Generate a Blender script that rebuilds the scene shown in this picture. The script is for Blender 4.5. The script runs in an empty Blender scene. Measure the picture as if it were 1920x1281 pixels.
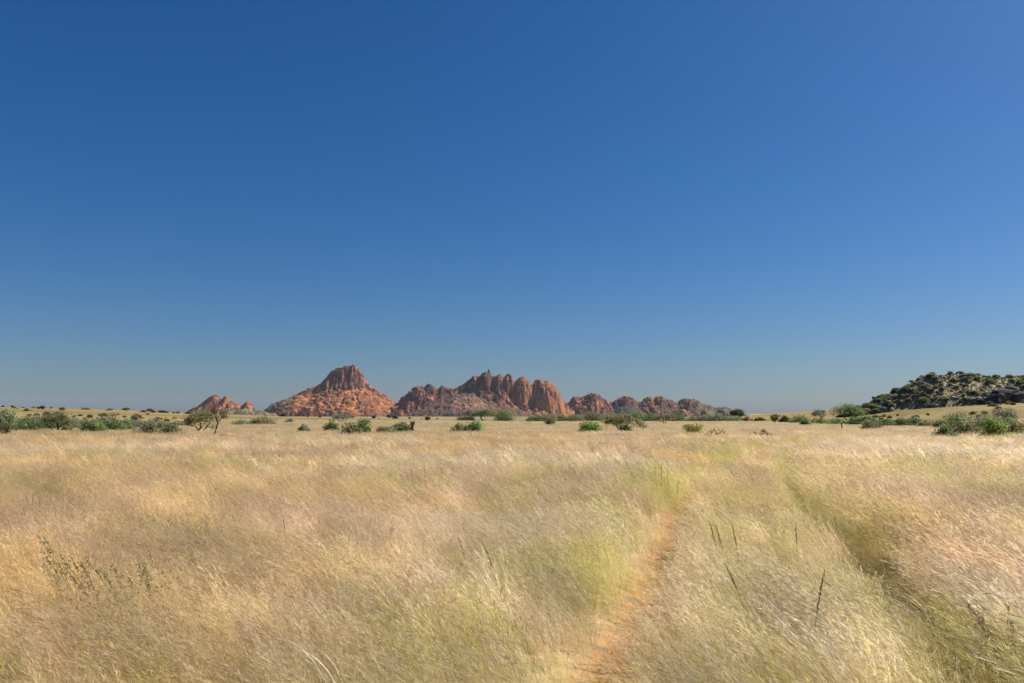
import bpy, math, random
import numpy as np
from mathutils import Vector, Euler

# ---------------------------------------------------------------- camera, sky, sun, exposure
scene = bpy.context.scene
col = scene.collection
R = math.radians
PW, PH, FPX = 1920.0, 1281.0, 1493.0          # photograph size, focal length in its pixels (28 mm lens)
HOR = 785.0                                    # row of the horizon
CAM_H = 1.45
PITCH = math.atan((HOR - PH / 2) / FPX)

cam_data = bpy.data.cameras.new('camera')
cam_data.sensor_width = 36.0
cam_data.lens = FPX * 36.0 / PW
cam_data.clip_start = 0.05
cam_data.clip_end = 120000.0
cam = bpy.data.objects.new('camera', cam_data)
cam.location = (0, 0, CAM_H)
cam.rotation_euler = (math.pi / 2 + PITCH, 0, 0)
col.objects.link(cam)
scene.camera = cam

SUN_EL, SUN_AZ = 47.0, 74.0                    # azimuth clockwise from the view direction (+Y)
world = bpy.data.worlds.new('World')
scene.world = world
world.use_nodes = True
wn, wl = world.node_tree.nodes, world.node_tree.links
wn.clear()
w_out = wn.new('ShaderNodeOutputWorld')
w_bg = wn.new('ShaderNodeBackground')
w_sky = wn.new('ShaderNodeTexSky')
w_sky.sky_type = 'NISHITA'
w_sky.sun_disc = False
w_sky.sun_elevation = R(SUN_EL)
w_sky.sun_rotation = R(SUN_AZ)
w_sky.altitude = 1100.0
w_sky.air_density = 1.15
w_sky.dust_density = 2.6
w_sky.ozone_density = 10.0
w_hsv = wn.new('ShaderNodeHueSaturation')
w_hsv.inputs['Hue'].default_value = 0.502
w_hsv.inputs['Saturation'].default_value = 1.21
w_hsv.inputs['Value'].default_value = 1.0
w_bg.inputs['Strength'].default_value = 0.0585
wl.new(w_sky.outputs[0], w_hsv.inputs['Color'])
wl.new(w_hsv.outputs[0], w_bg.inputs['Color'])
wl.new(w_bg.outputs[0], w_out.inputs['Surface'])

sun_data = bpy.data.lights.new('sun', 'SUN')
sun_data.energy = 5.0
sun_data.angle = R(0.53)
sun_data.color = (1.0, 0.94, 0.84)
sun = bpy.data.objects.new('sun', sun_data)
sd = Vector((math.cos(R(SUN_EL)) * math.sin(R(SUN_AZ)), math.cos(R(SUN_EL)) * math.cos(R(SUN_AZ)), math.sin(R(SUN_EL))))
sun.rotation_euler = sd.to_track_quat('Z', 'Y').to_euler()
sun.location = (40, 10, 60)
col.objects.link(sun)

scene.view_settings.view_transform = 'Standard'
scene.view_settings.look = 'None'
scene.view_settings.exposure = 0.50
scene.view_settings.gamma = 1.0
scene.view_settings.use_curve_mapping = False
scene.render.engine = 'CYCLES'
scene.cycles.use_denoising = True
scene.cycles.denoiser = 'OPENIMAGEDENOISE'
scene.cycles.denoising_input_passes = 'RGB_ALBEDO_NORMAL'
scene.cycles.max_bounces = 12
scene.cycles.diffuse_bounces = 8
scene.cycles.transmission_bounces = 8
scene.cycles.volume_bounces = 0
scene.cycles.use_adaptive_sampling = True
scene.cycles.adaptive_threshold = 0.01

# ---------------------------------------------------------------- helpers
rng = np.random.default_rng(7)


def _hash(ix, iy, seed):
    h = (ix.astype(np.int64) * 374761393 + iy.astype(np.int64) * 668265263 + seed * 974634777) & 0x7fffffff
    h = ((h ^ (h >> 13)) * 1274126177) & 0x7fffffff
    return ((h ^ (h >> 16)) & 0xffff) / 65535.0


def noise(x, y, seed=0):
    """value noise in 0..1"""
    x = np.asarray(x, float); y = np.asarray(y, float)
    ix, iy = np.floor(x), np.floor(y)
    fx, fy = x - ix, y - iy
    fx = fx * fx * fx * (fx * (fx * 6 - 15) + 10)
    fy = fy * fy * fy * (fy * (fy * 6 - 15) + 10)
    ix = ix.astype(np.int64); iy = iy.astype(np.int64)
    a = _hash(ix, iy, seed); b = _hash(ix + 1, iy, seed)
    c = _hash(ix, iy + 1, seed); d = _hash(ix + 1, iy + 1, seed)
    return (a + (b - a) * fx) * (1 - fy) + (c + (d - c) * fx) * fy


def fbm(x, y, seed=0, octv=4, gain=0.5):
    s = 0; a = 1; n = 0
    c, sn = math.cos(0.6), math.sin(0.6)
    for i in range(octv):
        s = s + a * noise(x, y, seed + i * 17); n += a
        x, y = (x * c - y * sn) * 2.03 + 11.3, (x * sn + y * c) * 2.03 + 5.7
        a *= gain
    return s / n


def ridged(x, y, seed=0, octv=3):
    s = 0; a = 1; n = 0
    for i in range(octv):
        s = s + a * (1 - np.abs(2 * noise(x, y, seed + i * 31) - 1)); n += a
        x = x * 2.1 + 3.1; y = y * 2.1 + 7.7; a *= 0.5
    return s / n


def sstep(a, b, x):
    t = np.clip((np.asarray(x, float) - a) / (np.asarray(b, float) - a), 0, 1)
    return t * t * (3 - 2 * t)


def mix(a, b, t):
    return a + (b - a) * t


def mix3(a, b, t):
    t = np.asarray(t)[..., None]
    return np.asarray(a) * (1 - t) + np.asarray(b) * t


def tag(o, label=None, cat=None, group=None, kind=None):
    if label: o['label'] = label
    if cat: o['category'] = cat
    if group: o['group'] = group
    if kind: o['kind'] = kind
    return o


def empty(name, loc, rz=0.0):
    o = bpy.data.objects.new(name, None)
    o.empty_display_size = 0.2
    o.location = loc; o.rotation_euler = (0, 0, rz)
    col.objects.link(o)
    return o


def make_mesh(name, verts, faces, mat=None, colors=None, smooth=False):
    """verts (n,3), faces: array (m,3|4) or list; colors per vertex (n,3) -> attribute 'tone'"""
    me = bpy.data.meshes.new(name)
    verts = np.asarray(verts, np.float32)
    if isinstance(faces, np.ndarray):
        k = faces.shape[1]; m = len(faces)
        me.vertices.add(len(verts)); me.vertices.foreach_set('co', verts.ravel())
        me.loops.add(m * k); me.loops.foreach_set('vertex_index', faces.astype(np.int32).ravel())
        me.polygons.add(m)
        me.polygons.foreach_set('loop_start', np.arange(0, m * k, k, dtype=np.int32))
        me.update(calc_edges=True)
    else:
        me.from_pydata(verts.tolist(), [], faces)
    if smooth:
        me.polygons.foreach_set('use_smooth', np.ones(len(me.polygons), bool))
    if colors is not None:
        at = me.attributes.new('tone', 'FLOAT_COLOR', 'POINT')
        c = np.ones((len(verts), 4), np.float32); c[:, :3] = colors
        at.data.foreach_set('color', c.ravel())
    if mat: me.materials.append(mat)
    me.update()
    return me


def link(name, me, parent=None, loc=None):
    o = bpy.data.objects.new(name, me)
    if loc is not None: o.location = loc
    if parent: o.parent = parent
    col.objects.link(o)
    return o


class Soup:
    """collects vertices and faces of ONE part"""
    def __init__(s):
        s.v = []; s.f = []; s.c = []; s.n = 0

    def add(s, v, f, c=None):
        v = np.asarray(v, float).reshape(-1, 3)
        s.v.append(v); s.f.append(np.asarray(f, int) + s.n)
        if c is not None: s.c.append(np.broadcast_to(np.asarray(c, float), (len(v), 3)))
        s.n += len(v)

    def tube(s, pts, rad, sides=5, c=None):
        pts = np.asarray(pts, float); n = len(pts)
        rad = np.broadcast_to(np.asarray(rad, float), (n,))
        t = np.gradient(pts, axis=0); t /= np.linalg.norm(t, axis=1)[:, None] + 1e-9
        ref = np.where(np.abs(t[:, 2:3]) > 0.9, np.array([[1., 0, 0]]), np.array([[0, 0, 1.]]))
        a = np.cross(t, ref); a /= np.linalg.norm(a, axis=1)[:, None] + 1e-9
        b = np.cross(t, a)
        ang = np.arange(sides) * 2 * math.pi / sides
        ring = pts[:, None, :] + rad[:, None, None] * (np.cos(ang)[None, :, None] * a[:, None, :] + np.sin(ang)[None, :, None] * b[:, None, :])
        i = np.arange(n - 1)[:, None] * sides; j = np.arange(sides)[None, :]; jn = (j + 1) % sides
        q = np.stack([i + j, i + jn, i + sides + jn, i + sides + j], -1).reshape(-1, 4)
        f = np.concatenate([q[:, [0, 1, 2]], q[:, [0, 2, 3]]])
        s.add(ring.reshape(-1, 3), f, c)

    def build(s, name, mat, parent=None, smooth=False):
        v = np.concatenate(s.v); f = np.concatenate(s.f)
        c = np.concatenate(s.c) if s.c else None
        return link(name, make_mesh(name, v, f, mat, c, smooth), parent)


def px_dir(px, py):
    """world direction through a pixel of the photograph"""
    x = (px - PW / 2) / FPX; u = (PH / 2 - py) / FPX
    cp, sp = math.cos(PITCH), math.sin(PITCH)
    return x, cp - sp * u, sp + cp * u


def px_x(px, Y):
    """world X of column px (near the horizon) at distance Y"""
    return (px - PW / 2) / FPX * math.cos(PITCH) * Y


# ---------------------------------------------------------------- materials
def new_mat(name):
    m = bpy.data.materials.new(name); m.use_nodes = True
    nt = m.node_tree; nt.nodes.clear()
    out = nt.nodes.new('ShaderNodeOutputMaterial')
    return m, nt, nt.nodes, nt.links, out


def attr_node(N, name, kind='GEOMETRY'):
    a = N.new('ShaderNodeAttribute'); a.attribute_name = name; a.attribute_type = kind
    return a


def mulcol(N, L, a, b):
    m = N.new('ShaderNodeMix'); m.data_type = 'RGBA'; m.blend_type = 'MULTIPLY'
    m.inputs[0].default_value = 1.0
    for s, v in ((m.inputs[6], a), (m.inputs[7], b)):
        if isinstance(v, tuple): s.default_value = v
        else: L.new(v, s)
    return m.outputs[2]


def plant_mat(name, transl=0.35, tint_kind='OBJECT'):
    """leaf or blade: colour = tint (per thing) x tone (per leaf); light also passes through"""
    m, nt, N, L, out = new_mat(name)
    tint = attr_node(N, 'tint', tint_kind); tone = attr_node(N, 'tone')
    c = mulcol(N, L, tint.outputs['Color'], tone.outputs['Color'])
    d = N.new('ShaderNodeBsdfDiffuse'); t = N.new('ShaderNodeBsdfTranslucent')
    L.new(c, d.inputs[0]); L.new(c, t.inputs[0])
    mx = N.new('ShaderNodeMixShader'); mx.inputs[0].default_value = transl
    L.new(d.outputs[0], mx.inputs[1]); L.new(t.outputs[0], mx.inputs[2])
    L.new(mx.outputs[0], out.inputs['Surface'])
    return m


def rock_mat(name, scale, bump=0.5, rough=0.95):
    """vertex tone x fine grain"""
    m, nt, N, L, out = new_mat(name)
    tone = attr_node(N, 'tone')
    tc = N.new('ShaderNodeTexCoord')
    n1 = N.new('ShaderNodeTexNoise'); n1.inputs['Scale'].default_value = scale; n1.inputs['Detail'].default_value = 6
    L.new(tc.outputs['Object'], n1.inputs['Vector'])
    rp = N.new('ShaderNodeValToRGB')
    rp.color_ramp.elements[0].position = 0.3; rp.color_ramp.elements[0].color = (0.62, 0.60, 0.60, 1)
    rp.color_ramp.elements[1].position = 0.7; rp.color_ramp.elements[1].color = (1.25, 1.22, 1.18, 1)
    L.new(n1.outputs['Fac'], rp.inputs[0])
    c = mulcol(N, L, tone.outputs['Color'], rp.outputs[0])
    b = N.new('ShaderNodeBsdfPrincipled'); b.inputs['Roughness'].default_value = rough
    b.inputs['Specular IOR Level'].default_value = 0.15
    L.new(c, b.inputs['Base Color'])
    bp = N.new('ShaderNodeBump'); bp.inputs['Strength'].default_value = bump; bp.inputs['Distance'].default_value = 0.4 / scale
    L.new(n1.outputs['Fac'], bp.inputs['Height']); L.new(bp.outputs[0], b.inputs['Normal'])
    L.new(b.outputs[0], out.inputs['Surface'])
    return m


def bark_mat(name):
    m, nt, N, L, out = new_mat(name)
    tint = attr_node(N, 'bark', 'OBJECT')
    tc = N.new('ShaderNodeTexCoord')
    n1 = N.new('ShaderNodeTexNoise'); n1.inputs['Scale'].default_value = 14; n1.inputs['Detail'].default_value = 4
    L.new(tc.outputs['Object'], n1.inputs['Vector'])
    rp = N.new('ShaderNodeValToRGB')
    rp.color_ramp.elements[0].color = (0.6, 0.6, 0.6, 1); rp.color_ramp.elements[1].color = (1.3, 1.3, 1.3, 1)
    L.new(n1.outputs['Fac'], rp.inputs[0])
    c = mulcol(N, L, tint.outputs['Color'], rp.outputs[0])
    b = N.new('ShaderNodeBsdfDiffuse'); L.new(c, b.inputs[0]); L.new(b.outputs[0], out.inputs['Surface'])
    return m


M_LEAF = plant_mat('leaf', 0.48)
M_GRASS = plant_mat('dry_grass', 0.66, 'INSTANCER')
M_BLADE = plant_mat('tall_blade', 0.4)
M_BARK = bark_mat('bark')
M_MOUNT = rock_mat('red_granite', 0.035, 0.3)
M_KOPJE = rock_mat('dark_boulder_rock', 0.9, 0.8)


def ground_mat():
    m, nt, N, L, out = new_mat('dry_plain')
    tone = attr_node(N, 'tone')
    geo = N.new('ShaderNodeNewGeometry')
    cols = []
    for sc, lo, hi in ((7.0, 0.72, 1.22), (0.25, 0.8, 1.2), (0.012, 0.85, 1.15)):
        n1 = N.new('ShaderNodeTexNoise'); n1.inputs['Scale'].default_value = sc; n1.inputs['Detail'].default_value = 5
        L.new(geo.outputs['Position'], n1.inputs['Vector'])
        rp = N.new('ShaderNodeValToRGB')
        rp.color_ramp.elements[0].position = 0.3; rp.color_ramp.elements[0].color = (lo, lo, lo * 0.97, 1)
        rp.color_ramp.elements[1].position = 0.7; rp.color_ramp.elements[1].color = (hi, hi, hi, 1)
        L.new(n1.outputs['Fac'], rp.inputs[0]); cols.append((rp.outputs[0], n1))
    c = tone.outputs['Color']
    for r_, _ in cols: c = mulcol(N, L, c, r_)
    b = N.new('ShaderNodeBsdfDiffuse'); L.new(c, b.inputs[0])
    bp = N.new('ShaderNodeBump'); bp.inputs['Strength'].default_value = 0.5; bp.inputs['Distance'].default_value = 0.03
    L.new(cols[0][1].outputs['Fac'], bp.inputs['Height']); L.new(bp.outputs[0], b.inputs['Normal'])
    L.new(b.outputs[0], out.inputs['Surface'])
    return m


M_GROUND = ground_mat()

# ---------------------------------------------------------------- terrain
def flat_pt(px, py):
    dx, dy, dz = px_dir(px, py)
    t = -CAM_H / dz
    return dx * t, dy * t


LEFT_PX = [(1105, 1400), (1150, 1281), (1194, 1190), (1232, 1100), (1260, 1020), (1279, 955), (1300, 918), (1345, 886), (1405, 860), (1475, 840), (1535, 825), (1580, 812)]
RIGHT_PX = [(1915, 1400), (1798, 1281), (1746, 1200), (1684, 1110), (1612, 1040), (1542, 985), (1495, 930), (1485, 892), (1505, 866), (1545, 845), (1590, 826), (1630, 812)]


def resample(pts, step=0.12):
    p = np.array([flat_pt(*q) for q in pts])
    # run back behind the camera
    d0 = p[0] - p[1]; d0 = d0 / np.linalg.norm(d0)
    p = np.vstack([p[0] + d0 * 12, p])
    d = np.r_[0, np.cumsum(np.linalg.norm(np.diff(p, axis=0), axis=1))]
    s = np.arange(0, d[-1], step)
    q = np.stack([np.interp(s, d, p[:, 0]), np.interp(s, d, p[:, 1])], 1)
    k = 15
    pad = np.vstack([np.repeat(q[:1], k, 0), q, np.repeat(q[-1:], k, 0)])
    ker = np.ones(2 * k + 1) / (2 * k + 1)
    return np.stack([np.convolve(pad[:, i], ker, 'valid') for i in (0, 1)], 1)


RUT_L, RUT_R = resample(LEFT_PX), resample(RIGHT_PX)


def rut_dist(x, y, rut):
    """distance to a wheel rut; both ruts always move away along Y, so interpolate X over Y"""
    xr = np.interp(y, rut[:, 1], rut[:, 0])
    sl = np.interp(y, rut[:, 1], np.gradient(rut[:, 0], rut[:, 1]))
    d = (x - xr) / np.sqrt(1 + sl * sl)
    return np.where((y > rut[-1, 1]) | (y < rut[0, 1]), 99.0, d)


def terrain(x, y):
    x = np.asarray(x, float); y = np.asarray(y, float)
    # low golden ridge on the left, about 450 m away
    A = np.interp(x, [-900, -420, -288, -250, -190, -140, -60, 0], [10.5, 10, 8.0, 7.0, 4.6, 2.5, 1.2, 0.0])
    r = sstep(140, 440, y) * (1 - sstep(480, 900, y))
    z = A * r
    # slope under the rocky hill on the right
    B = np.interp(x, [150, 190, 215, 260, 420, 900], [0, 2.5, 6.5, 9.5, 11, 10])
    z = z + B * sstep(190, 410, y) * (1 - sstep(560, 1000, y))
    # pediment that lifts the plain towards the mountains
    z = z + 22 * sstep(1500, 9000, np.sqrt(x * x + y * y) * np.where(y > 0, 1, 0.2))
    # gentle waves
    fade = sstep(20, 150, np.abs(y) + np.abs(x))
    z = z + fade * 0.5 * (fbm(x / 90, y / 90, 3, 3) - 0.5)
    z = z + 0.10 * (fbm(x / 2.6, y / 2.6, 5, 3) - 0.5) * (1 - sstep(60, 140, np.abs(y)))
    for rut, dep in ((RUT_L, 0.08), (RUT_R, 0.09)):
        d = np.abs(rut_dist(x, y, rut))
        z = z - dep * (1 - sstep(0.08, 0.45, d))
    return z


def ground_tone(x, y):
    """litter and soil near by, the grass cover itself where single tufts can no longer be seen"""
    dist = np.sqrt(x * x + y * y)
    soil = np.array([0.40, 0.225, 0.10]); litter = np.array([0.48, 0.375, 0.215])
    tan = np.array([0.285, 0.218, 0.122]); olive = np.array([0.225, 0.192, 0.085]); gold = np.array([0.31, 0.218, 0.082]); pale = np.array([0.265, 0.23, 0.13])
    n1 = fbm(x / 3, y / 3, 21, 3); n2 = fbm(x / 60, y / 25, 23, 4)
    near = mix3(litter, soil, sstep(0.5, 0.75, n1) * 0.6)
    d = np.minimum(np.abs(rut_dist(x, y, RUT_L)), np.abs(rut_dist(x, y, RUT_R)) + 0.40)
    near = mix3(near, soil, (1 - sstep(0.15, 0.42, d)))
    near = mix3(near, np.array([0.27, 0.205, 0.10]), (1 - sstep(0.15, 0.40, np.abs(rut_dist(x, y, RUT_R)))) * 0.8)
    far = mix3(tan, olive, sstep(0.35, 0.65, n2))
    far = mix3(far, gold, np.clip(sstep(150, 330, y) * (sstep(60, 220, np.abs(x))), 0, 1) * 0.75)
    far = mix3(far, olive, sstep(110, 200, y) * (1 - sstep(260, 420, y)) * 0.45)
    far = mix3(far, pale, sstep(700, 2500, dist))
    far = mix3(far, np.array([0.17, 0.152, 0.072]), sstep(0.50, 0.68, fbm(x / 160 + 7, y / 60, 27, 4)) * 0.65)
    far = mix3(far, np.array([0.32, 0.245, 0.145]), sstep(0.52, 0.70, fbm(x / 110 + 3, y / 45, 29, 4)) * 0.6)
    return mix3(near, far, sstep(35, 120, dist))


def build_ground():
    tx = np.linspace(-1, 1, 460) * math.asinh(30000 / 3.0)
    xs = 3.0 * np.sinh(tx) + 1.5
    ty = np.linspace(-math.asinh(6000 / 3.0), math.asinh(30000 / 3.0), 460)
    ys = 3.0 * np.sinh(ty) + 6.0
    X, Y = np.meshgrid(xs, ys)
    Z = terrain(X, Y)
    v = np.stack([X, Y, Z], -1).reshape(-1, 3)
    nx, ny = len(xs), len(ys)
    i, j = np.meshgrid(np.arange(nx - 1), np.arange(ny - 1))
    a = (j * nx + i).ravel()
    f = np.stack([a, a + 1, a + nx + 1, a + nx], 1)
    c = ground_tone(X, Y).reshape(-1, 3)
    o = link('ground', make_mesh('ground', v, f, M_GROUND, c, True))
    tag(o, 'dry grassland plain with sandy two-wheel track and low golden ridge', 'ground', kind='structure')


build_ground()

# ---------------------------------------------------------------- mountains
S10 = 10000.0 / FPX * math.cos(PITCH)     # metres per photograph pixel at 10 km

SKY_A = [(470, 772), (480, 771), (493, 771), (505, 763), (510, 756), (529, 753), (541, 746), (556, 738.5), (571, 731), (587, 725), (595, 722.5), (602, 717), (607, 711.6), (613, 703.5), (620, 696), (627, 692), (635, 689), (644, 686), (655, 686.7), (660, 683), (665, 686), (671, 693), (676, 697), (680, 704.5), (683, 711.6), (691, 720), (697, 728), (699, 728), (708, 736), (713, 736), (723, 741), (729, 746), (739, 754), (748, 764), (760, 776), (770, 785)]
SKY_B = [(715, 785), (722, 775), (730, 764), (739, 758), (746, 753), (752, 745), (759, 742), (767, 735), (774, 730), (784, 725), (795, 725), (800, 722), (810, 722), (815, 728), (824, 728), (828, 724.5), (838, 727), (850, 729), (861, 725), (870, 719), (876, 714.7), (883, 710), (895, 708), (905, 706), (922, 706), (941, 706), (960, 712), (965, 716), (985, 716), (996, 722), (1003, 722), (1015, 721), (1031, 726), (1038, 733), (1046, 740.5), (1052, 748), (1056, 753), (1063, 755), (1072, 765), (1085, 785)]
SKY_C = [(1045, 780), (1056, 760), (1062, 756), (1067, 755), (1073, 747), (1078, 743), (1084, 744), (1094, 744), (1100, 740), (1107, 738), (1118, 738), (1124, 741), (1133, 747.5), (1141, 752), (1148, 755.4), (1154, 750), (1162, 746), (1170, 743), (1180, 744), (1187, 746.6), (1193, 751), (1197, 754), (1203, 752.8), (1210, 747), (1219, 743.5), (1227, 747), (1231, 744), (1242, 743.7), (1249, 746.6), (1258, 750.7), (1267, 754.4), (1271, 755.4), (1277, 750.7), (1286, 748.6), (1302, 748.6), (1310, 751), (1316, 756), (1325, 761.5), (1332, 760.6), (1343, 765.8), (1351, 764), (1360, 763), (1369, 766), (1377, 768.5), (1390, 775), (1405, 782), (1415, 787)]
SKY_E = [(335, 786), (345, 776.7), (350, 771.5), (356, 767), (368, 762), (376, 757), (385, 749), (391, 743.5), (400, 740.6), (406, 742), (411, 744.5), (413.5, 749), (415.5, 749), (418, 745), (424, 743), (428, 746), (433, 752), (438, 755), (445, 757.8), (452, 760), (455, 758.5), (460, 753.5), (464, 752), (469, 754), (473, 761), (478, 768), (486, 771), (500, 772), (520, 776), (540, 784)]


def skyline(U, pts):
    p = np.array(pts, float)
    return np.interp(U, p[:, 0], HOR - p[:, 1])


def bullet(U, V, cx, top, rx, base, v=0.0, ry=None, p=2.2, q=0.62):
    ry = ry or rx * 1.15
    r = np.sqrt(((U - cx) / rx) ** 2 + ((V - v) / ry) ** 2)
    zt, zb = HOR - top, HOR - base
    return np.where(r < 1, zb + (zt - zb) * np.clip(1 - r ** p, 0, 1) ** q, -9.0)


ORANGE = np.array([0.46, 0.190, 0.074]); RUST = np.array([0.27, 0.105, 0.054]); PATINA = np.array([0.062, 0.036, 0.036])
SCRUB = np.array([0.10, 0.092, 0.055]); TALUS = np.array([0.15, 0.08, 0.06]); PINK = np.array([0.34, 0.19, 0.125])


def terrace(z, U, V, seed, h=6.0, amt=0.55):
    w = (z + 5 * (fbm(U / 24, V / 24, seed, 3) - 0.5)) / h
    fr = w - np.floor(w)
    return z + amt * h * (sstep(0.55, 1.0, fr) - fr)


def cells(x, y, seed):
    """random value per irregular cell"""
    ix, iy = np.floor(x).astype(np.int64), np.floor(y).astype(np.int64)
    best = np.full(x.shape, 9.0); val = np.zeros(x.shape)
    for dx in (-1, 0, 1):
        for dy in (-1, 0, 1):
            cx, cy = ix + dx, iy + dy
            px_, py_ = cx + _hash(cx, cy, seed), cy + _hash(cx, cy, seed + 1)
            d = (x - px_) ** 2 + (y - py_) ** 2
            m = d < best
            best = np.where(m, d, best); val = np.where(m, _hash(cx, cy, seed + 2), val)
    return val


def crumble(z, U, V, seed, amp):
    z = z + 1.5 * amp * (cells(U / 6.5 + 0.3 * V / 6.5, (V + 0.8 * z) / 8.0, seed + 40) - 0.5) + 0.9 * amp * (cells(U / 3.2, (V + z) / 3.6, seed + 50) - 0.5)
    return z + amp * (fbm(U / 5.0, V / 5.0, seed, 4, 0.6) - 0.5) * 2 + amp * 0.6 * (ridged(U / 3.2, V / 3.2, seed + 3, 2) - 0.6)


def rock_colour(U, V, z, seed, dark=0.5, scrub=0.0):
    """orange granite with dark desert varnish in streaks and blotches, scrub in the hollows"""
    n = fbm(U / 7.0, (V + z) / 7.0, seed, 4, 0.6)
    st = fbm(U / 2.2, z / 16.0, seed + 5, 3)
    c = mix3(ORANGE, RUST, sstep(0.35, 0.65, fbm(U / 14.0, z / 9.0, seed + 9, 3)))
    k = sstep(0.62 - 0.3 * dark, 0.80 - 0.3 * dark, 0.6 * n + 0.4 * st)
    c = mix3(c, PATINA, k * 0.92)
    c = c * (0.78 + 0.44 * cells(U / 6.5 + 0.3 * V / 6.5, (V + 0.8 * z) / 8.0, seed - 10 + 40))[..., None]
    sc = sstep(0.58, 0.72, fbm(U / 4.0, V / 4.0, seed + 13, 4, 0.65) + scrub)
    return mix3(c, SCRUB, sc * np.clip(scrub * 4, 0, 0.9) if np.isscalar(scrub) else sc * np.clip(scrub * 4, 0, 0.9))


def mountain_a(U, V):
    S = skyline(U, SKY_A)
    k = np.interp(U, [500, 580, 600, 690, 706, 745], [0.55, 0.7, 1.55, 1.6, 0.8, 0.7])
    vc = 3 * (fbm(U / 15, U * 0, 4, 2) - 0.5)
    d = np.sqrt((V - vc) ** 2 + 9) - 3
    cone = S - d * np.where(V < vc, k, 1.1)
    # fluted walls
    gr = ridged(U / 9.0 + 0.15 * V / 9, (S - cone) / 60.0, 41, 3)
    wall = sstep(590, 605, U) * (1 - sstep(692, 703, U))
    cone = cone - wall * (gr - 0.35) * 13 * sstep(3, 14, S - cone)
    ap = bullet(U, V, 655, 727, 118, 785, -8, 96, 2.0, 0.80)
    ap = np.maximum(ap, bullet(U, V, 570, 743, 66, 785, -28, 58, 2.0, 0.72))
    ap = np.maximum(ap, bullet(U, V, 618, 755, 50, 785, -62, 42, 2.0, 0.6))
    ap = np.maximum(ap, bullet(U, V, 700, 752, 46, 785, -52, 44, 2.0, 0.65))
    ap = np.maximum(ap, bullet(U, V, 660, 762, 40, 785, -84, 28, 2.0, 0.6))
    isap = ap > cone
    z = np.maximum(cone, ap)
    wz = 16 * (fbm(U / 30, V / 30, 53, 3) - 0.5)
    zt = terrace(z + wz, U, V, 51, 7.0, 0.8) - wz
    zt = mix(z, zt, sstep(0.30, 0.55, fbm(U / 11, V / 11, 55, 3)))
    z = np.where(isap, zt, z)
    z = z - np.where(isap, 3.2 * sstep(0.60, 0.75, ridged(U / 26 + V / 40, V / 26 - U / 60, 57, 2)), 0)
    z = crumble(z, U, V, 61, np.where(isap, 1.1, 1.8))
    z = np.maximum(z, bullet(U, V, 702.5, 727, 5.5, 738, -3, 6))
    scr = 0.16 * (1 - sstep(525, 590, U)) + 0.07 * (1 - sstep(6, 20, z)) - 0.1 * sstep(600, 640, U)
    scr = np.where(isap, scr - 0.03, scr)
    c = rock_colour(U, V, z, 71, 0.58, np.maximum(scr, 0.02))
    c = np.where(isap[..., None], mix3(c, ORANGE, 0.22), c)
    c = mix3(c, PATINA, wall * (~isap) * sstep(0.45, 0.8, gr) * 0.75)
    c = mix3(c, SCRUB * 1.15, (1 - sstep(520, 575, U + 25 * (fbm(U / 9, z / 9, 77, 3) - 0.5))) * 0.8)
    return z, c


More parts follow.
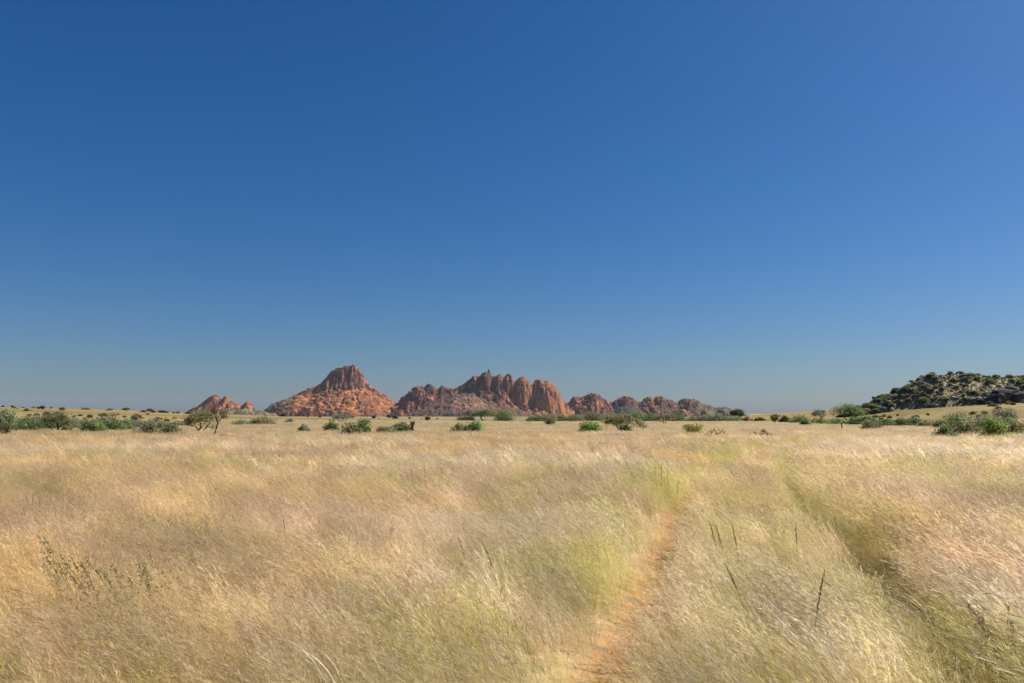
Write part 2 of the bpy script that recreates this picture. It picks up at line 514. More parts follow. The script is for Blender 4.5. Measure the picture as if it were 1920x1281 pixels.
def mountain_b(U, V):
    S = skyline(U, SKY_B)
    vc = 4 * (fbm(U / 12, U * 0, 6, 2) - 0.5)
    d = np.sqrt((V - vc) ** 2 + 6) - 2.4
    rg = S - d * np.where(V < vc, 1.05, 1.0)
    gr = ridged(U / 13.0 + V / 25, (S - rg) / 25.0, 141, 3)
    rg = rg - (gr - 0.4) * 6 * sstep(2, 10, S - rg)
    # talus fan
    tt = np.interp(U, [715, 740, 765, 800, 850, 890, 940, 990, 1040, 1060, 1080], [2, 14, 24, 32, 49, 52, 43, 32, 22, 14, 2])
    ta = tt - np.maximum(0, -(V + 14)) * 0.50 - np.maximum(0, V) * 0.8
    ta = ta + 2.5 * (ridged(U / 10 - V / 14, V / 16, 143, 3) - 0.5)
    WU = U + 5 * (fbm(U / 12, V / 12, 181, 3) - 0.5); WV = V + 9 * (fbm(U / 8, V / 8, 183, 3) - 0.5)
    dm = np.full_like(U, -9.0)
    for cx, top, rx, base, v in [(916.5, 692, 5.0, 712, -6), (910, 698, 19, 748, -8), (891, 703, 14, 740, -7), (898, 705, 4, 715, -4),
                                 (936, 701.5, 18, 738, -6), (953, 701.3, 19, 752, -9), (945, 722, 15, 757, -17), (980, 707, 29, 772, -11),
                                 (995, 722, 10.5, 768, -20), (1010, 710, 21, 778, -14), (1024, 715, 36, 781, -11), (1040, 745, 18, 782, -22),
                                 (805, 719, 15, 754, -4), (786, 723.5, 26, 760, -5), (760, 742, 14, 768, -8), (776, 750, 21, 785, -24),
                                 (800, 760, 16, 784, -32), (745, 760, 16, 786, -22), (828, 725, 9, 745, -2), (838, 752, 12, 772, -16),
                                 (880, 768, 24, 786, -66), (930, 776, 30, 788, -66), (1010, 772, 24, 786, -40), (1050, 772, 14, 786, -32),
                                 (757, 768, 13, 788, -38), (872, 728, 12, 752, -12), (930, 718, 9, 750, -14)]:
        dm = np.maximum(dm, bullet(WU, WV, cx, top, rx, base, v, rx * 1.05, 2.05, 0.64))
    isd = (dm > rg) & (dm > ta)
    ist = (ta > rg) & (ta > dm)
    z = np.maximum(np.maximum(rg, ta), dm)
    flute = (ridged(U / 4.0, V / 50.0, 147, 2) - 0.5)
    z = np.where(isd, terrace(z, U, V, 151, 7, 0.30) , z)
    z = z - np.where(isd | (rg > ta), 2.4 * sstep(0.86, 0.98, ridged(U / 24 + 0.6 * fbm(U / 7, V / 7, 185, 2), V / 60 + z / 90, 187, 1)), 0)
    z = crumble(z, U, V, 161, np.where(isd, 1.0, np.where(ist, 1.5, 1.9)))
    c = rock_colour(U, V, z, 171, np.where(U > 960, 0.62, 0.98), 0.03)
    c = np.where(ist[..., None], mix3(mix3(TALUS, SCRUB, sstep(0.42, 0.62, fbm(U / 5, V / 5, 173, 4))), RUST, 0.75 * sstep(0.55, 0.7, fbm(U / 3.5 + V / 5, V / 3.5, 175, 3))), c)
    pale = sstep(0, 1, bullet(U, V, 885, 760, 34, 786, -60, 30)) * 0.7
    c = mix3(c, PINK, pale * sstep(0.35, 0.55, fbm(U / 6, V / 6, 177, 3)))
    c = np.where((isd & (U > 925))[..., None], mix3(c, np.array([0.33, 0.15, 0.08]), 0.45), c)
    c = mix3(c, ORANGE, 0.65 * isd * (z < 30) * sstep(0.4, 0.6, fbm(U / 8, V / 8, 179, 3)))
    return z, c


def mountain_c(U, V):
    S = skyline(U, SKY_C)
    vc = 5 * (fbm(U / 14, U * 0, 8, 2) - 0.5)
    d = np.sqrt((V - vc) ** 2 + 9) - 3
    rg = S - d * np.where(V < vc, 0.85, 0.9)
    rg = rg - (ridged(U / 10.0 + V / 30, V / 40.0, 241, 3) - 0.4) * 6 * sstep(1, 8, S - rg)
    dm = np.full_like(U, -9.0)
    for cx, top, rx, base, v in [(1078, 744, 10, 770, -8), (1112, 739, 20, 770, -4), (1112, 752, 24, 786, -24), (1090, 762, 18, 786, -30), (1125, 764, 18, 786, -34),
                                 (1172, 744, 18, 772, -4), (1218, 745, 14, 772, -5), (1238, 745, 14, 770, -5), (1225, 764, 18, 787, -26),
                                 (1255, 755, 16, 780, -10), (1295, 749, 18, 775, -5), (1318, 766, 16, 787, -24), (1205, 762, 20, 786, -18), (1270, 768, 22, 788, -30),
                                 (1355, 766, 18, 788, -8), (1146, 770, 14, 788, -34)]:
        dm = np.maximum(dm, bullet(U + 7 * (fbm(U / 9, V / 9, 281, 3) - 0.5), V + 9 * (fbm(U / 8, V / 8, 283, 3) - 0.5), cx, top, rx, base, v, rx, 2.1, 0.62))
    isd = dm > rg
    z = np.maximum(rg, dm)
    z = np.where(isd, terrace(z, U, V, 251, 5, 0.5), z)
    z = crumble(z, U, V, 261, 1.6)
    scr = 0.03 + 0.14 * sstep(1255, 1330, U + 40 * (fbm(U / 10, V / 10, 265, 3) - 0.5))
    c = rock_colour(U, V, z, 271, 0.9, scr)
    c = mix3(c, SCRUB * 1.1, 0.28 * sstep(1130, 1230, U))
    c = mix3(c, SCRUB * 1.25, 0.85 * sstep(1268, 1335, U + 30 * (fbm(U / 8, V / 8, 277, 3) - 0.5) + (12 - z) * 0.6))
    c = mix3(c, ORANGE, 0.55 * isd * (z < 26) * (U < 1180) * sstep(0.4, 0.55, fbm(U / 6, V / 6, 273, 3)))
    c = mix3(c, ORANGE, 0.6 * isd * (U > 1200) * sstep(0.56, 0.66, fbm(U / 9, (V + z) / 6, 275, 3)))
    return z, c


def mountain_e(U, V):
    S = skyline(U, SKY_E)
    d = np.sqrt(V ** 2 + 5) - 2.2
    rg = S - d * np.where(V < 0, 1.0, 0.9)
    rg = rg - (ridged(U / 8.0, V / 20.0, 341, 3) - 0.4) * 4 * sstep(1, 8, S - rg)
    dm = np.full_like(U, -9.0)
    for cx, top, rx, base, v in [(401, 741, 13, 770, -4), (424, 743.4, 9, 765, -3), (434, 755, 12, 775, -10), (464, 752, 9.5, 774, -3), (445, 760, 10, 776, -8), (415, 760, 22, 782, -14), (385, 764, 20, 782, -12)]:
        dm = np.maximum(dm, bullet(U, V, cx, top, rx, base, v, rx, 2.2, 0.6))
    sp = HOR - np.interp(U, [400, 420, 440, 470, 500, 530], [776, 767, 765.5, 767, 772, 780]) - np.abs(V + 26) * 0.6
    isd = dm > rg
    z = np.maximum(np.maximum(rg, dm), sp)
    z = crumble(z, U, V, 361, 0.9)
    c = rock_colour(U, V, z, 371, 0.7, 0.03)
    c = mix3(c, ORANGE, 0.45 * isd * (U > 420))
    c = np.where((sp > np.maximum(rg, dm))[..., None], mix3(SCRUB, np.array([0.30, 0.25, 0.13]), sstep(0.5, 0.7, fbm(U / 6, V / 4, 375, 3)) + 0 * U), c)
    return z, c


def cone_hill(U, V):
    S = HOR - np.interp(U, [1120, 1135, 1150, 1162, 1175, 1185, 1197, 1205, 1217, 1232], [786, 779.5, 771, 763.5, 760.5, 761, 765.5, 771.5, 779, 786])
    z = S - (np.sqrt(V ** 2 + 16) - 4) * 0.55
    z = crumble(z, U, V, 461, 0.5)
    n = fbm(U / 4, V / 4, 463, 4)
    return z, mix3(np.array([0.055, 0.050, 0.042]), np.array([0.10, 0.085, 0.062]), n)


def far_hills(U, V):
    S = HOR - np.interp(U, [1385, 1398, 1405, 1436, 1447, 1470, 1500, 1530, 1560], [786, 779, 776, 775.6, 777.5, 778, 781, 782, 787])
    z = S - (np.sqrt(V ** 2 + 16) - 4) * 0.3
    z = crumble(z, U, V, 561, 0.4)
    cap = sstep(8.2, 9.4, z) * (U < 1440)
    return z, mix3(mix3(np.array([0.46, 0.38, 0.24]), np.array([0.36, 0.29, 0.2]), fbm(U / 6, V / 6, 563, 3)), np.array([0.11, 0.10, 0.09]), cap)


def build_mountain(name, fn, u0, u1, v0, v1, step, Y0, label, vstep=None):
    s = Y0 / FPX * math.cos(PITCH)
    us = np.arange(u0, u1 + step, step); vs = np.arange(v0, v1 + step, vstep or step)
    U, V = np.meshgrid(us, vs)
    Z, C = fn(U, V)
    ed = np.minimum(np.minimum(U - u0, u1 - U) / 6, np.minimum(V - v0, v1 - V) / 6)
    Z = np.where(ed < 1, np.minimum(Z, -6 + 9 * ed), Z)
    Z = np.maximum(Z, -3)
    P = np.stack([(U - PW / 2) * s, Y0 + V * s, Z * s], -1)
    nu, nv = len(us), len(vs)
    i, j = np.meshgrid(np.arange(nu - 1), np.arange(nv - 1))
    a = (j * nu + i).ravel()
    f = np.stack([a, a + 1, a + nu + 1, a + nu], 1)
    zf = Z.ravel()
    keep = (zf[f] > -2.9).any(1)
    f = f[keep]
    used = np.unique(f); remap = np.full(nu * nv, -1); remap[used] = np.arange(len(used))
    o = link(name, make_mesh(name, P.reshape(-1, 3)[used], remap[f], M_MOUNT, np.clip(C.reshape(-1, 3)[used], 0.01, 0.9), False))
    tag(o, label, 'mountain', kind='structure')
    return o


build_mountain('mountain', mountain_a, 478, 768, -112, 90, 0.8, 10000, 'tall red granite peak with fluted cone above sweeping slabs')
build_mountain('mountain', mountain_b, 712, 1084, -100, 60, 0.8, 9800, 'jagged red massif with rounded domes and a thin pinnacle')
build_mountain('mountain', mountain_c, 1044, 1416, -70, 60, 0.9, 10200, 'chain of low rounded red hills right of the domed massif')
build_mountain('mountain', mountain_e, 334, 541, -50, 45, 0.8, 9500, 'small pair of red rock knobs with a dark spur')
build_mountain('hill', cone_hill, 1118, 1234, -45, 45, 1.2, 7600, 'dark conical hill in front of the red chain')
build_mountain('hill', far_hills, 1384, 1562, -40, 40, 1.5, 19000, 'pale far hill with dark flat cap on the horizon')

# ---------------------------------------------------------------- rocky hill on the right
KY = 450.0
KS = KY / FPX * math.cos(PITCH)
SKY_K = [(1585, 776), (1594, 771), (1611, 766), (1626, 761), (1640, 757), (1649, 751), (1671, 744), (1686, 734), (1704, 724), (1724, 713), (1750, 705), (1773, 705), (1793, 702), (1820, 706), (1837, 704), (1851, 709), (1873, 712), (1892, 709), (1920, 707), (1960, 703), (2020, 700), (2090, 712), (2170, 740), (2230, 770)]


def kopje_z(x, y):
    U = x / KS + PW / 2
    p = np.array(SKY_K, float)
    S = np.interp(U, p[:, 0], (HOR - p[:, 1]) * KS + CAM_H)
    d = y - KY
    z = S - np.where(d < 0, 0.62, 0.45) * (np.sqrt(d * d + 25) - 5)
    return z + 1.6 * (fbm(x / 9, y / 9, 601, 4) - 0.5)


def build_kopje():
    xs = np.arange(185, 390, 1.1); ys = np.arange(395, 520, 1.1)
    X, Y = np.meshgrid(xs, ys)
    Z = kopje_z(X, Y)
    Z = np.maximum(Z, terrain(X, Y) - 1.5)
    v = np.stack([X, Y, Z], -1).reshape(-1, 3)
    nx, ny = len(xs), len(ys)
    i, j = np.meshgrid(np.arange(nx - 1), np.arange(ny - 1)); a = (j * nx + i).ravel()
    f = np.stack([a, a + 1, a + nx + 1, a + nx], 1)
    n = fbm(X / 5, Y / 5, 603, 4)
    c = mix3(np.array([0.19, 0.155, 0.10]), np.array([0.40, 0.32, 0.15]), sstep(0.35, 0.58, n))
    o = link('rocky_hill', make_mesh('rocky_hill', v, f, M_KOPJE, c.reshape(-1, 3), True))
    return tag(o, 'rocky hill of dark boulders and scrub above golden slope', 'hill', kind='structure')


def rock_mesh(seed, flat=0.85, block=False):
    r = np.random.default_rng(seed)
    import bmesh
    bm = bmesh.new()
    bmesh.ops.create_icosphere(bm, subdivisions=4 if block else 2, radius=1.0)
    v = np.array([q.co[:] for q in bm.verts]); f = np.array([[w.index for w in q.verts] for q in bm.faces])
    bm.free()
    if block:
        v = np.sign(v) * np.abs(v) ** 0.6
        v = v * (1 + 0.55 * (fbm(v[:, 0] * 3.2 + seed, v[:, 2] * 2.0 + v[:, 1] * 2, seed, 4)[:, None] - 0.5) - 0.16 * (ridged(v[:, 0] * 2.5 + seed, v[:, 2] * 0.7, seed + 5, 1)[:, None] > 0.86))
    for _ in range(13):       # broken flat faces
        n = r.normal(size=3); n /= np.linalg.norm(n)
        lim = r.uniform(0.45, 0.82) * (1.25 if block else 1)
        d = v @ n
        v = v - np.outer(np.maximum(d - lim, 0) * 0.97, n)
    v *= (1 + 0.05 * r.normal(size=len(v)))[:, None]
    v *= np.array([1.25, r.uniform(0.9, 1.2), flat * r.uniform(0.9, 1.3)])
    base = r.uniform(0.10, 0.19)
    cc = np.array([base * 1.08, base * 0.95, base * 0.90])
    if block: cc = np.array([0.070, 0.062, 0.060])
    c = cc[None] * (0.75 + 0.6 * r.random(len(v)))[:, None]
    if seed % 3 == 0 and not block: c = mix3(c, np.array([0.42, 0.35, 0.28]), 0.75 * np.ones(len(v)))
    return make_mesh('boulder', v, f, M_KOPJE, c, False)


def kopje_things():
    hill = build_kopje()
    rocks = [rock_mesh(s) for s in range(16)]
    r = np.random.default_rng(31)
    n = 0
    spots = []
    while n < 300:
        px = r.uniform(1592, 1985); y = r.uniform(398, 462)
        if n % 6 == 0: px = r.uniform(1588, 1665); y = r.uniform(436, 454)
        x = px_x(px, KY)
        z = float(kopje_z(x, y))
        zt = float(terrain(x, y))
        if z < zt + 0.15: continue
        if fbm(np.array(x / 9), np.array(y / 9), 611, 3) < 0.44: continue
        sz = r.choice([0.7, 1.0, 1.4, 1.9, 2.6], p=[0.32, 0.32, 0.22, 0.11, 0.03]) * r.uniform(0.7, 1.25)
        o = link('boulder', rocks[r.integers(16)], hill, (x, y, z + 0.12 * sz))
        o.rotation_euler = (r.uniform(-0.3, 0.3), r.uniform(-0.3, 0.3), r.uniform(0, 6.28))
        o.scale = (sz * r.uniform(0.9, 1.35), sz, sz * r.uniform(0.75, 1.1))
        n += 1
    # the big dark rock outcrop at the right
    for px, pt, pb, w, dy, sd_ in [(1884, 733, 760, 52, 0, 3), (1868, 740, 762, 26, -3, 5), (1908, 734, 758, 30, -2, 7), (1932, 738, 760, 36, 0, 9), (1848, 748, 760, 20, 2, 11)]:
        y = 416 + dy
        x = px_x(px, y); s = y / FPX
        o = link('outcrop', rock_mesh(100 + sd_, 1.0, True), hill, (x, y, CAM_H + (HOR - (pt + pb) / 2) * s))
        o.scale = (w * s / 2 * 1.0, 5.0, (pb - pt) * s / 2 * 1.15)
        o.rotation_euler = (0, 0, 0.25 * (sd_ % 3 - 1))
    # loose stones too small to pick apart
    so = Soup()
    base = np.array([[1, 0, 0], [-1, 0, 0], [0, 1, 0], [0, -1, 0], [0, 0, 1], [0, 0, -1]], float)
    fc = np.array([[0, 2, 4], [2, 1, 4], [1, 3, 4], [3, 0, 4], [2, 0, 5], [1, 2, 5], [3, 1, 5], [0, 3, 5]])
    k = 0
    while k < 2600:
        x = px_x(r.uniform(1588, 1935), KY); y = r.uniform(398, 460)
        z = float(kopje_z(x, y))
        if z < float(terrain(x, y)) + 0.4: continue
        s = r.uniform(0.35, 0.9); g = r.uniform(0.09, 0.26)
        so.add(base * s * r.uniform(0.6, 1.2, (6, 3)) + [x, y, z], fc, (g, g * 0.93, g * 0.88)); k += 1
    o = so.build('loose_stones', M_KOPJE, hill); o['kind'] = 'stuff'


kopje_things()

# ---------------------------------------------------------------- shrubs and trees
def space_tree(centres, base_r, r, stem_h, wob=0.12, roots=1, lean=(0, 0)):
    """joins crown points to the base: each point hangs on the nearest node that lies nearer the base"""
    nodes = [np.array([0, 0, -0.15])]; par = [-1]
    for k in range(roots):
        a = 6.283 * (k + r.random()) / roots
        nodes.append(np.array([base_r * math.cos(a) + lean[0] * stem_h, base_r * math.sin(a) + lean[1] * stem_h, stem_h * r.uniform(0.8, 1.2)])); par.append(0)
    order = np.argsort(np.linalg.norm(centres - nodes[0], axis=1))
    for i in order:
        p = centres[i]
        arr = np.array(nodes[1:])
        dd = np.linalg.norm(arr - p, axis=1) + 0.35 * np.maximum(0, arr[:, 2] - p[2]) + 0.18 * np.linalg.norm(arr - nodes[0], axis=1)
        j = int(np.argmin(dd)) + 1
        nodes.append(p); par.append(j)
    nodes = np.array(nodes); par = np.array(par)
    w = np.ones(len(nodes))
    for i in range(len(nodes) - 1, 0, -1): w[par[i]] += w[i]
    return nodes, par, w


def branches(so, nodes, par, w, r, r0, wob, rmin, c=None, sides=5):
    for i in range(1, len(nodes)):
        a, b = nodes[par[i]], nodes[i]
        L_ = np.linalg.norm(b - a)
        if L_ < 1e-4: continue
        m1 = a + (b - a) * 0.35 + r.normal(size=3) * wob * L_; m2 = a + (b - a) * 0.7 + r.normal(size=3) * wob * L_
        ra = r0 * math.sqrt(min(w[par[i]], w[i] * 2.2) / w[0]); rb = r0 * math.sqrt(w[i] / w[0])
        so.tube([a, m1, m2, b], [max(rmin, ra), max(rmin, mix(ra, rb, .4)), max(rmin, mix(ra, rb, .8)), max(rmin, rb)], sides if ra > 2.5 * rmin else 3, c)


def leaves(so, centres, n_per, spread, size, r, tones, droop=0.0):
    """many small leaf faces round each crown point"""
    n = len(centres) * n_per
    c = np.repeat(centres, n_per, 0)
    p = c + r.normal(size=(n, 3)) * np.array([spread, spread, spread * 0.7])
    p[:, 2] -= droop * r.random(n)
    a = r.normal(size=(n, 3)); a /= np.linalg.norm(a, axis=1)[:, None]
    b = np.cross(a, r.normal(size=(n, 3))); b /= np.linalg.norm(b, axis=1)[:, None]
    s = size * r.uniform(0.6, 1.4, n)[:, None]
    v = np.stack([p - a * s, p + b * s * 0.55, p + a * s, p - b * s * 0.55], 1).reshape(-1, 3)
    i = np.arange(n) * 4
    f = np.concatenate([np.stack([i, i + 1, i + 2], 1), np.stack([i, i + 2, i + 3], 1)])
    t = np.repeat(tones[np.repeat(np.arange(len(centres)), n_per)] * r.uniform(0.7, 1.35, (n, 1)), 4, 0)
    so.add(v, f, t)


def envelope(kind, w, h, n, r):
    """crown points of a shrub w wide and h tall"""
    pts = []
    ph = r.uniform(0, 6.28, 4)
    while len(pts) < n:
        a = r.uniform(0, 6.283)
        lump = 1 + 0.16 * math.sin(2 * a + ph[0]) + 0.12 * math.sin(3 * a + ph[1]) + 0.09 * math.sin(5 * a + ph[2])
        if kind == 'umbrella':
            rr = math.sqrt(r.random()) * lump
            zz = 0.70 + 0.24 * (1 - rr * rr) + r.normal() * 0.05 - (0.18 * (r.random() < 0.25))
        elif kind == 'vase':
            zz = r.uniform(0.28, 1.0) ** 0.85
            rr = (0.35 + 0.65 * zz) * math.sqrt(r.random()) * lump * (1 if zz < 0.8 else 1 - 1.6 * (zz - 0.8))
        else:  # dome down to the ground
            e = r.random() ** 0.35
            t = r.uniform(0.02, 1.0)
            el = math.asin(t)
            rr = math.cos(el) * e * lump * (1 + 0.12 * math.sin(7 * a + ph[3]))
            zz = 0.06 + t * e * 0.94 * (1 + 0.14 * math.sin(3 * a + ph[2] + 4 * rr))
        pts.append((rr * math.cos(a) * w / 2 * 0.92, rr * math.sin(a) * w / 2 * 0.75, zz * h * 0.96))
    return np.array(pts)


TINT = {'green': (0.130, 0.175, 0.066), 'bright': (0.150, 0.225, 0.052), 'olive': (0.185, 0.182, 0.088), 'grey': (0.220, 0.210, 0.140),
        'dark': (0.070, 0.085, 0.032), 'brown': (0.200, 0.145, 0.090), 'pale': (0.34, 0.29, 0.22), 'yellow': (0.26, 0.25, 0.07), 'sage': (0.165, 0.182, 0.105)}
BARKC = {'dark': (0.045, 0.034, 0.027), 'grey': (0.13, 0.105, 0.085), 'pale': (0.30, 0.255, 0.21), 'brown': (0.105, 0.07, 0.045)}


def shrub_parts(kind, w, h, seed, dens=1.0, leaf=None, bark='dark', twig_only=False, near=True):
    """returns (branch mesh, leaf mesh) for a shrub w x h metres"""
    r = np.random.default_rng(seed)
    n = int((46 + 12 * w) * (0.8 if not near else 1.0))
    c = envelope(kind, w, h, n, r)
    roots = {'umbrella': 4, 'vase': 5, 'dome': 7}[kind]
    sh = {'umbrella': 0.28, 'vase': 0.18, 'dome': 0.12}[kind] * h
    nodes, par, wt = space_tree(c, {'umbrella': 0.13, 'vase': 0.08, 'dome': 0.18}[kind] * w, r, sh, roots=roots)
    so = Soup()
    branches(so, nodes, par, wt, r, 0.035 * h + 0.012 * w, 0.10, 0.012 if near else 0.02)
    if twig_only or dens < 0.5:   # bare twigs beyond every crown point
        for p in c[::1]:
            for _ in range(5 if twig_only else 2):
                dr = r.normal(size=3) * [1, 1, 0.7] + (p / (np.linalg.norm(p) + 1e-6)) * 0.9 + [0, 0, 0.3]
                dr /= np.linalg.norm(dr); L_ = r.uniform(0.12, 0.36) * h * 0.6
                so.tube([p, p + dr * L_ * 0.5 + r.normal(size=3) * 0.04 * h, p + dr * L_], [0.014, 0.010, 0.005], 3)
    bm_ = make_mesh('branches', np.concatenate(so.v), np.concatenate(so.f), M_BARK)
    if twig_only: return bm_, None
    lo = Soup()
    ls = leaf or (0.055 if near else 0.11)
    tone = np.clip(1 + 0.28 * r.normal(size=(n, 1)), 0.45, 1.7) * np.array([1.0, 1.0, 1.0]) + r.normal(size=(n, 1)) * np.array([0.10, 0.02, -0.03])
    leaves(lo, c, int((30 if near else 15) * dens), (0.105 if kind != 'umbrella' else 0.085) * math.sqrt(w * h) , ls, r, tone)
    lv = np.concatenate(lo.v); lv[:, 2] = np.maximum(lv[:, 2], 0.02)
    return bm_, make_mesh('crown', lv, np.concatenate(lo.f), M_LEAF, np.concatenate(lo.c))


def put(name, label, cat, loc, meshes, tint, bark, rz=0.0, sc=(1, 1, 1), group=None):
    e = empty(name, loc, rz); e.scale = sc
    tag(e, label, cat, group)
    b = link('branches' if cat != 'tree' else 'trunk', meshes[0], e); b['bark'] = [*BARKC[bark], 1.0]
    if meshes[1] is not None:
        c = link('crown', meshes[1], e); c['tint'] = [*tint, 1.0]
    return e


GRASS_TOP = 0.36


def spot(px, base):
    """ground point whose foot shows at row `base` behind grass of GRASS_TOP"""
    Y = (CAM_H - GRASS_TOP) * FPX * math.cos(PITCH) ** 2 / max(base - HOR, 3.2)
    return px_x(px, Y), Y


def plant(px, base, wpx, hpx, kind, tint, label, name='shrub', cat='shrub', dens=1.0, bark='dark', twig=False, group=None, Y=None, leaf=None):
    if Y is None: x, Y = spot(px, base)
    else: x = px_x(px, Y)
    s = Y / FPX
    z = float(terrain(x, Y))
    if px < 345: hpx = hpx * 0.92
    w = wpx * s
    # the foot stands on the ground, the top reaches the row seen in the photograph
    top = CAM_H + (HOR - (base - hpx)) * s
    h = max(0.5, top - z)
    seed = int(px * 7 + base * 3 + wpx)
    near = Y < 140
    m = shrub_parts(kind, w, h, seed, dens, leaf or (0.040 + 0.0005 * Y), bark, twig, near)
    t = np.array(TINT[tint]); t = (t * 0.92 + t.mean() * 0.08) * (1.45 + 0.3 * random.Random(seed).random())
    return put(name, label, cat, (x, Y, z), m, t, bark, group=group)


FORMS = ['low rounded', 'rounded', 'flat-topped', 'upright', 'wide low', 'small flat-topped']
HUES = {'green': 'green', 'sage': 'grey-green', 'olive': 'olive', 'dark': 'dark', 'yellow': 'yellow-green', 'grey': 'grey', 'brown': 'brown', 'bright': 'bright green'}
P = plant
GL = 'shrubs in the thicket under the golden ridge'
GR = 'shrubs in the hedge line below the golden slope'
GM = 'shrubs in the belt at the foot of the mountains'
P(8, 812, 46, 40, 'vase', 'sage', 'tall grey-green shrub at the thicket end furthest from the bare tree')
P(48, 806, 58, 24, 'dome', 'green', 'broad fresh green shrub between the tall grey-green shrub and a trunked tree', dens=1.2)
P(72, 800, 52, 24, 'dome', 'olive', 'olive shrub standing just behind the broad fresh green shrub')
P(104, 806, 46, 36, 'umbrella', 'olive', 'small olive thorn tree with visible trunk in the thicket under the ridge', 'thorn_tree', 'tree', 1.1)
P(126, 806, 24, 7, 'dome', 'green', 'low green cushion shrub beside the small olive thorn tree', dens=1.3)
P(148, 800, 44, 17, 'dome', 'sage', 'grey-olive mound behind the densest green shrub of the thicket')
P(174, 808, 58, 22, 'dome', 'green', 'densest rounded green shrub of the thicket under the golden ridge', dens=1.6)
P(216, 806, 50, 20, 'dome', 'green', 'green shrub in front of a dead grey bush under the ridge', dens=1.1)
P(212, 794, 26, 22, 'vase', 'grey', 'leafless grey bush rising behind a green shrub under the ridge', 'dead_shrub', 'shrub', bark='grey', twig=True)
P(254, 800, 46, 16, 'dome', 'sage', 'smooth grey-green mound shrub behind a pale dead bush', dens=1.2)
P(288, 797, 34, 14, 'dome', 'grey', 'dull grey mound shrub beside the smooth grey-green mound', dens=1.2)
P(256, 813, 34, 17, 'dome', 'pale', 'pale beige dead bush standing before the grey-green mounds', 'dead_shrub', 'shrub', bark='pale', twig=True)
P(281, 812, 30, 20, 'vase', 'sage', 'upright grey-green shrub next to the pale beige dead bush')
P(322, 813, 48, 20, 'dome', 'olive', 'olive shrub between the upright grey-green shrub and the bare tree', dens=1.1)
P(335, 797, 56, 7, 'dome', 'sage', 'low strip of grey-green scrub on the flat before the ridge end', dens=1.1)
P(377, 807, 50, 36, 'umbrella', 'olive', 'leaning olive thorn tree just behind the bare tree', 'thorn_tree', 'tree', 1.3)
P(452, 795, 40, 8, 'dome', 'sage', 'low sage scrub below the dark mountain spur', dens=1.1)
P(478, 794, 30, 9, 'dome', 'green', 'low green scrub beside the spreading olive shrub below the spur', dens=1.1)
P(498, 794, 42, 15, 'dome', 'olive', 'spreading yellow-olive shrub at the foot of the tall peak')
P(543, 792, 18, 7, 'dome', 'grey', 'tiny grey shrub alone on the plain before the tall peak')
P(570, 807, 23, 9, 'dome', 'sage', 'small low green shrub alone in pale grass before the tall peak', dens=1.2)
P(622, 806, 30, 18, 'dome', 'green', 'round green shrub beside the large tangled shrub', dens=1.1)
P(640, 792, 36, 15, 'umbrella', 'sage', 'flat-topped thorn tree on the plain below the tall peak', 'thorn_tree', 'tree')
P(658, 814, 54, 24, 'dome', 'olive', 'large tangled olive shrub with bare stems in front of the tall peak', dens=0.8)
P(680, 812, 32, 31, 'dome', 'green', 'upright dark green shrub leaning on the large tangled shrub', dens=1.3)
P(722, 809, 44, 10, 'dome', 'olive', 'low sprawling olive shrub between two green shrubs on the plain', dens=0.9)
P(752, 808, 42, 13, 'dome', 'green', 'low green shrub beside a bare forked snag', dens=1.2)
P(773, 808, 10, 17, 'vase', 'grey', 'bare dark forked snag at the end of a low green shrub', 'dead_shrub', 'shrub', bark='dark', twig=True)
P(864, 808, 32, 14, 'dome', 'olive', 'olive half of a round shrub pair alone before the massif')
P(889, 808, 40, 19, 'dome', 'green', 'green half of a round shrub pair alone before the massif', dens=1.2)
P(906, 789, 42, 20, 'umbrella', 'green', 'wide dark green thorn tree below the pinnacle massif', 'thorn_tree', 'tree', 1.5)
P(944, 789, 44, 23, 'dome', 'green', 'tall domed green shrub beside the wide dark thorn tree', dens=1.5)
P(872, 789, 36, 9, 'dome', 'olive', 'low olive shrub at the foot of the wide dark thorn tree')
P(1031, 796, 38, 18, 'vase', 'olive', 'lone brownish shrub with a single stem before the rounded domes', dens=1.1, name='thorn_shrub')
for px, b, w, h, t in [(1003, 789, 40, 8, 'green'), (1022, 789, 40, 11, 'green'), (1048, 789, 34, 11, 'green'), (1078, 789, 42, 12, 'olive'), (1110, 788, 50, 16, 'olive'), (1140, 788, 40, 12, 'sage'), (1195, 788, 44, 15, 'green'), (1222, 789, 44, 13, 'green'), (1268, 788, 44, 12, 'green'), (1300, 789, 40, 8, 'sage'), (1322, 789, 40, 10, 'sage'), (1348, 789, 46, 13, 'sage'), (1372, 790, 40, 9, 'green')]:
    P(px, b, w, h, 'dome', t, '%s%s shrub in the long belt at the foot of the red hills' % ('tall ' if h > 11 else 'low ', HUES[t]), dens=1.3, group=GM + ', %s%s' % ('tall ' if h > 11 else 'low ', HUES[t]))
P(1106, 809, 52, 19, 'dome', 'bright', 'bright green dome shrub beside the flat-topped acacia', dens=1.5)
P(1165, 806, 70, 29, 'umbrella', 'olive', 'wide flat-topped acacia with spreading forked stems before the dark cone', 'acacia_tree', 'tree', 1.3)
P(1172, 807, 24, 15, 'dome', 'green', 'small green shrub growing under the flat-topped acacia', dens=1.1)
P(1246, 793, 48, 16, 'umbrella', 'olive', 'low spreading acacia in the belt before the red chain', 'acacia_tree', 'tree', 1.3)
P(1383, 788, 26, 20, 'umbrella', 'dark', 'dark flat-crowned tree standing at the end of the red hills', 'acacia_tree', 'tree', 1.9)
P(1401, 789, 22, 7, 'dome', 'brown', 'brown low shrub beside the dark flat-crowned tree', dens=1.3)
P(1424, 789, 22, 6, 'dome', 'dark', 'low dark shrub below the pale far hill', dens=1.3)
P(1453, 792, 18, 15, 'vase', 'yellow', 'upright yellow-green shrub below the pale far hill', dens=1.6)
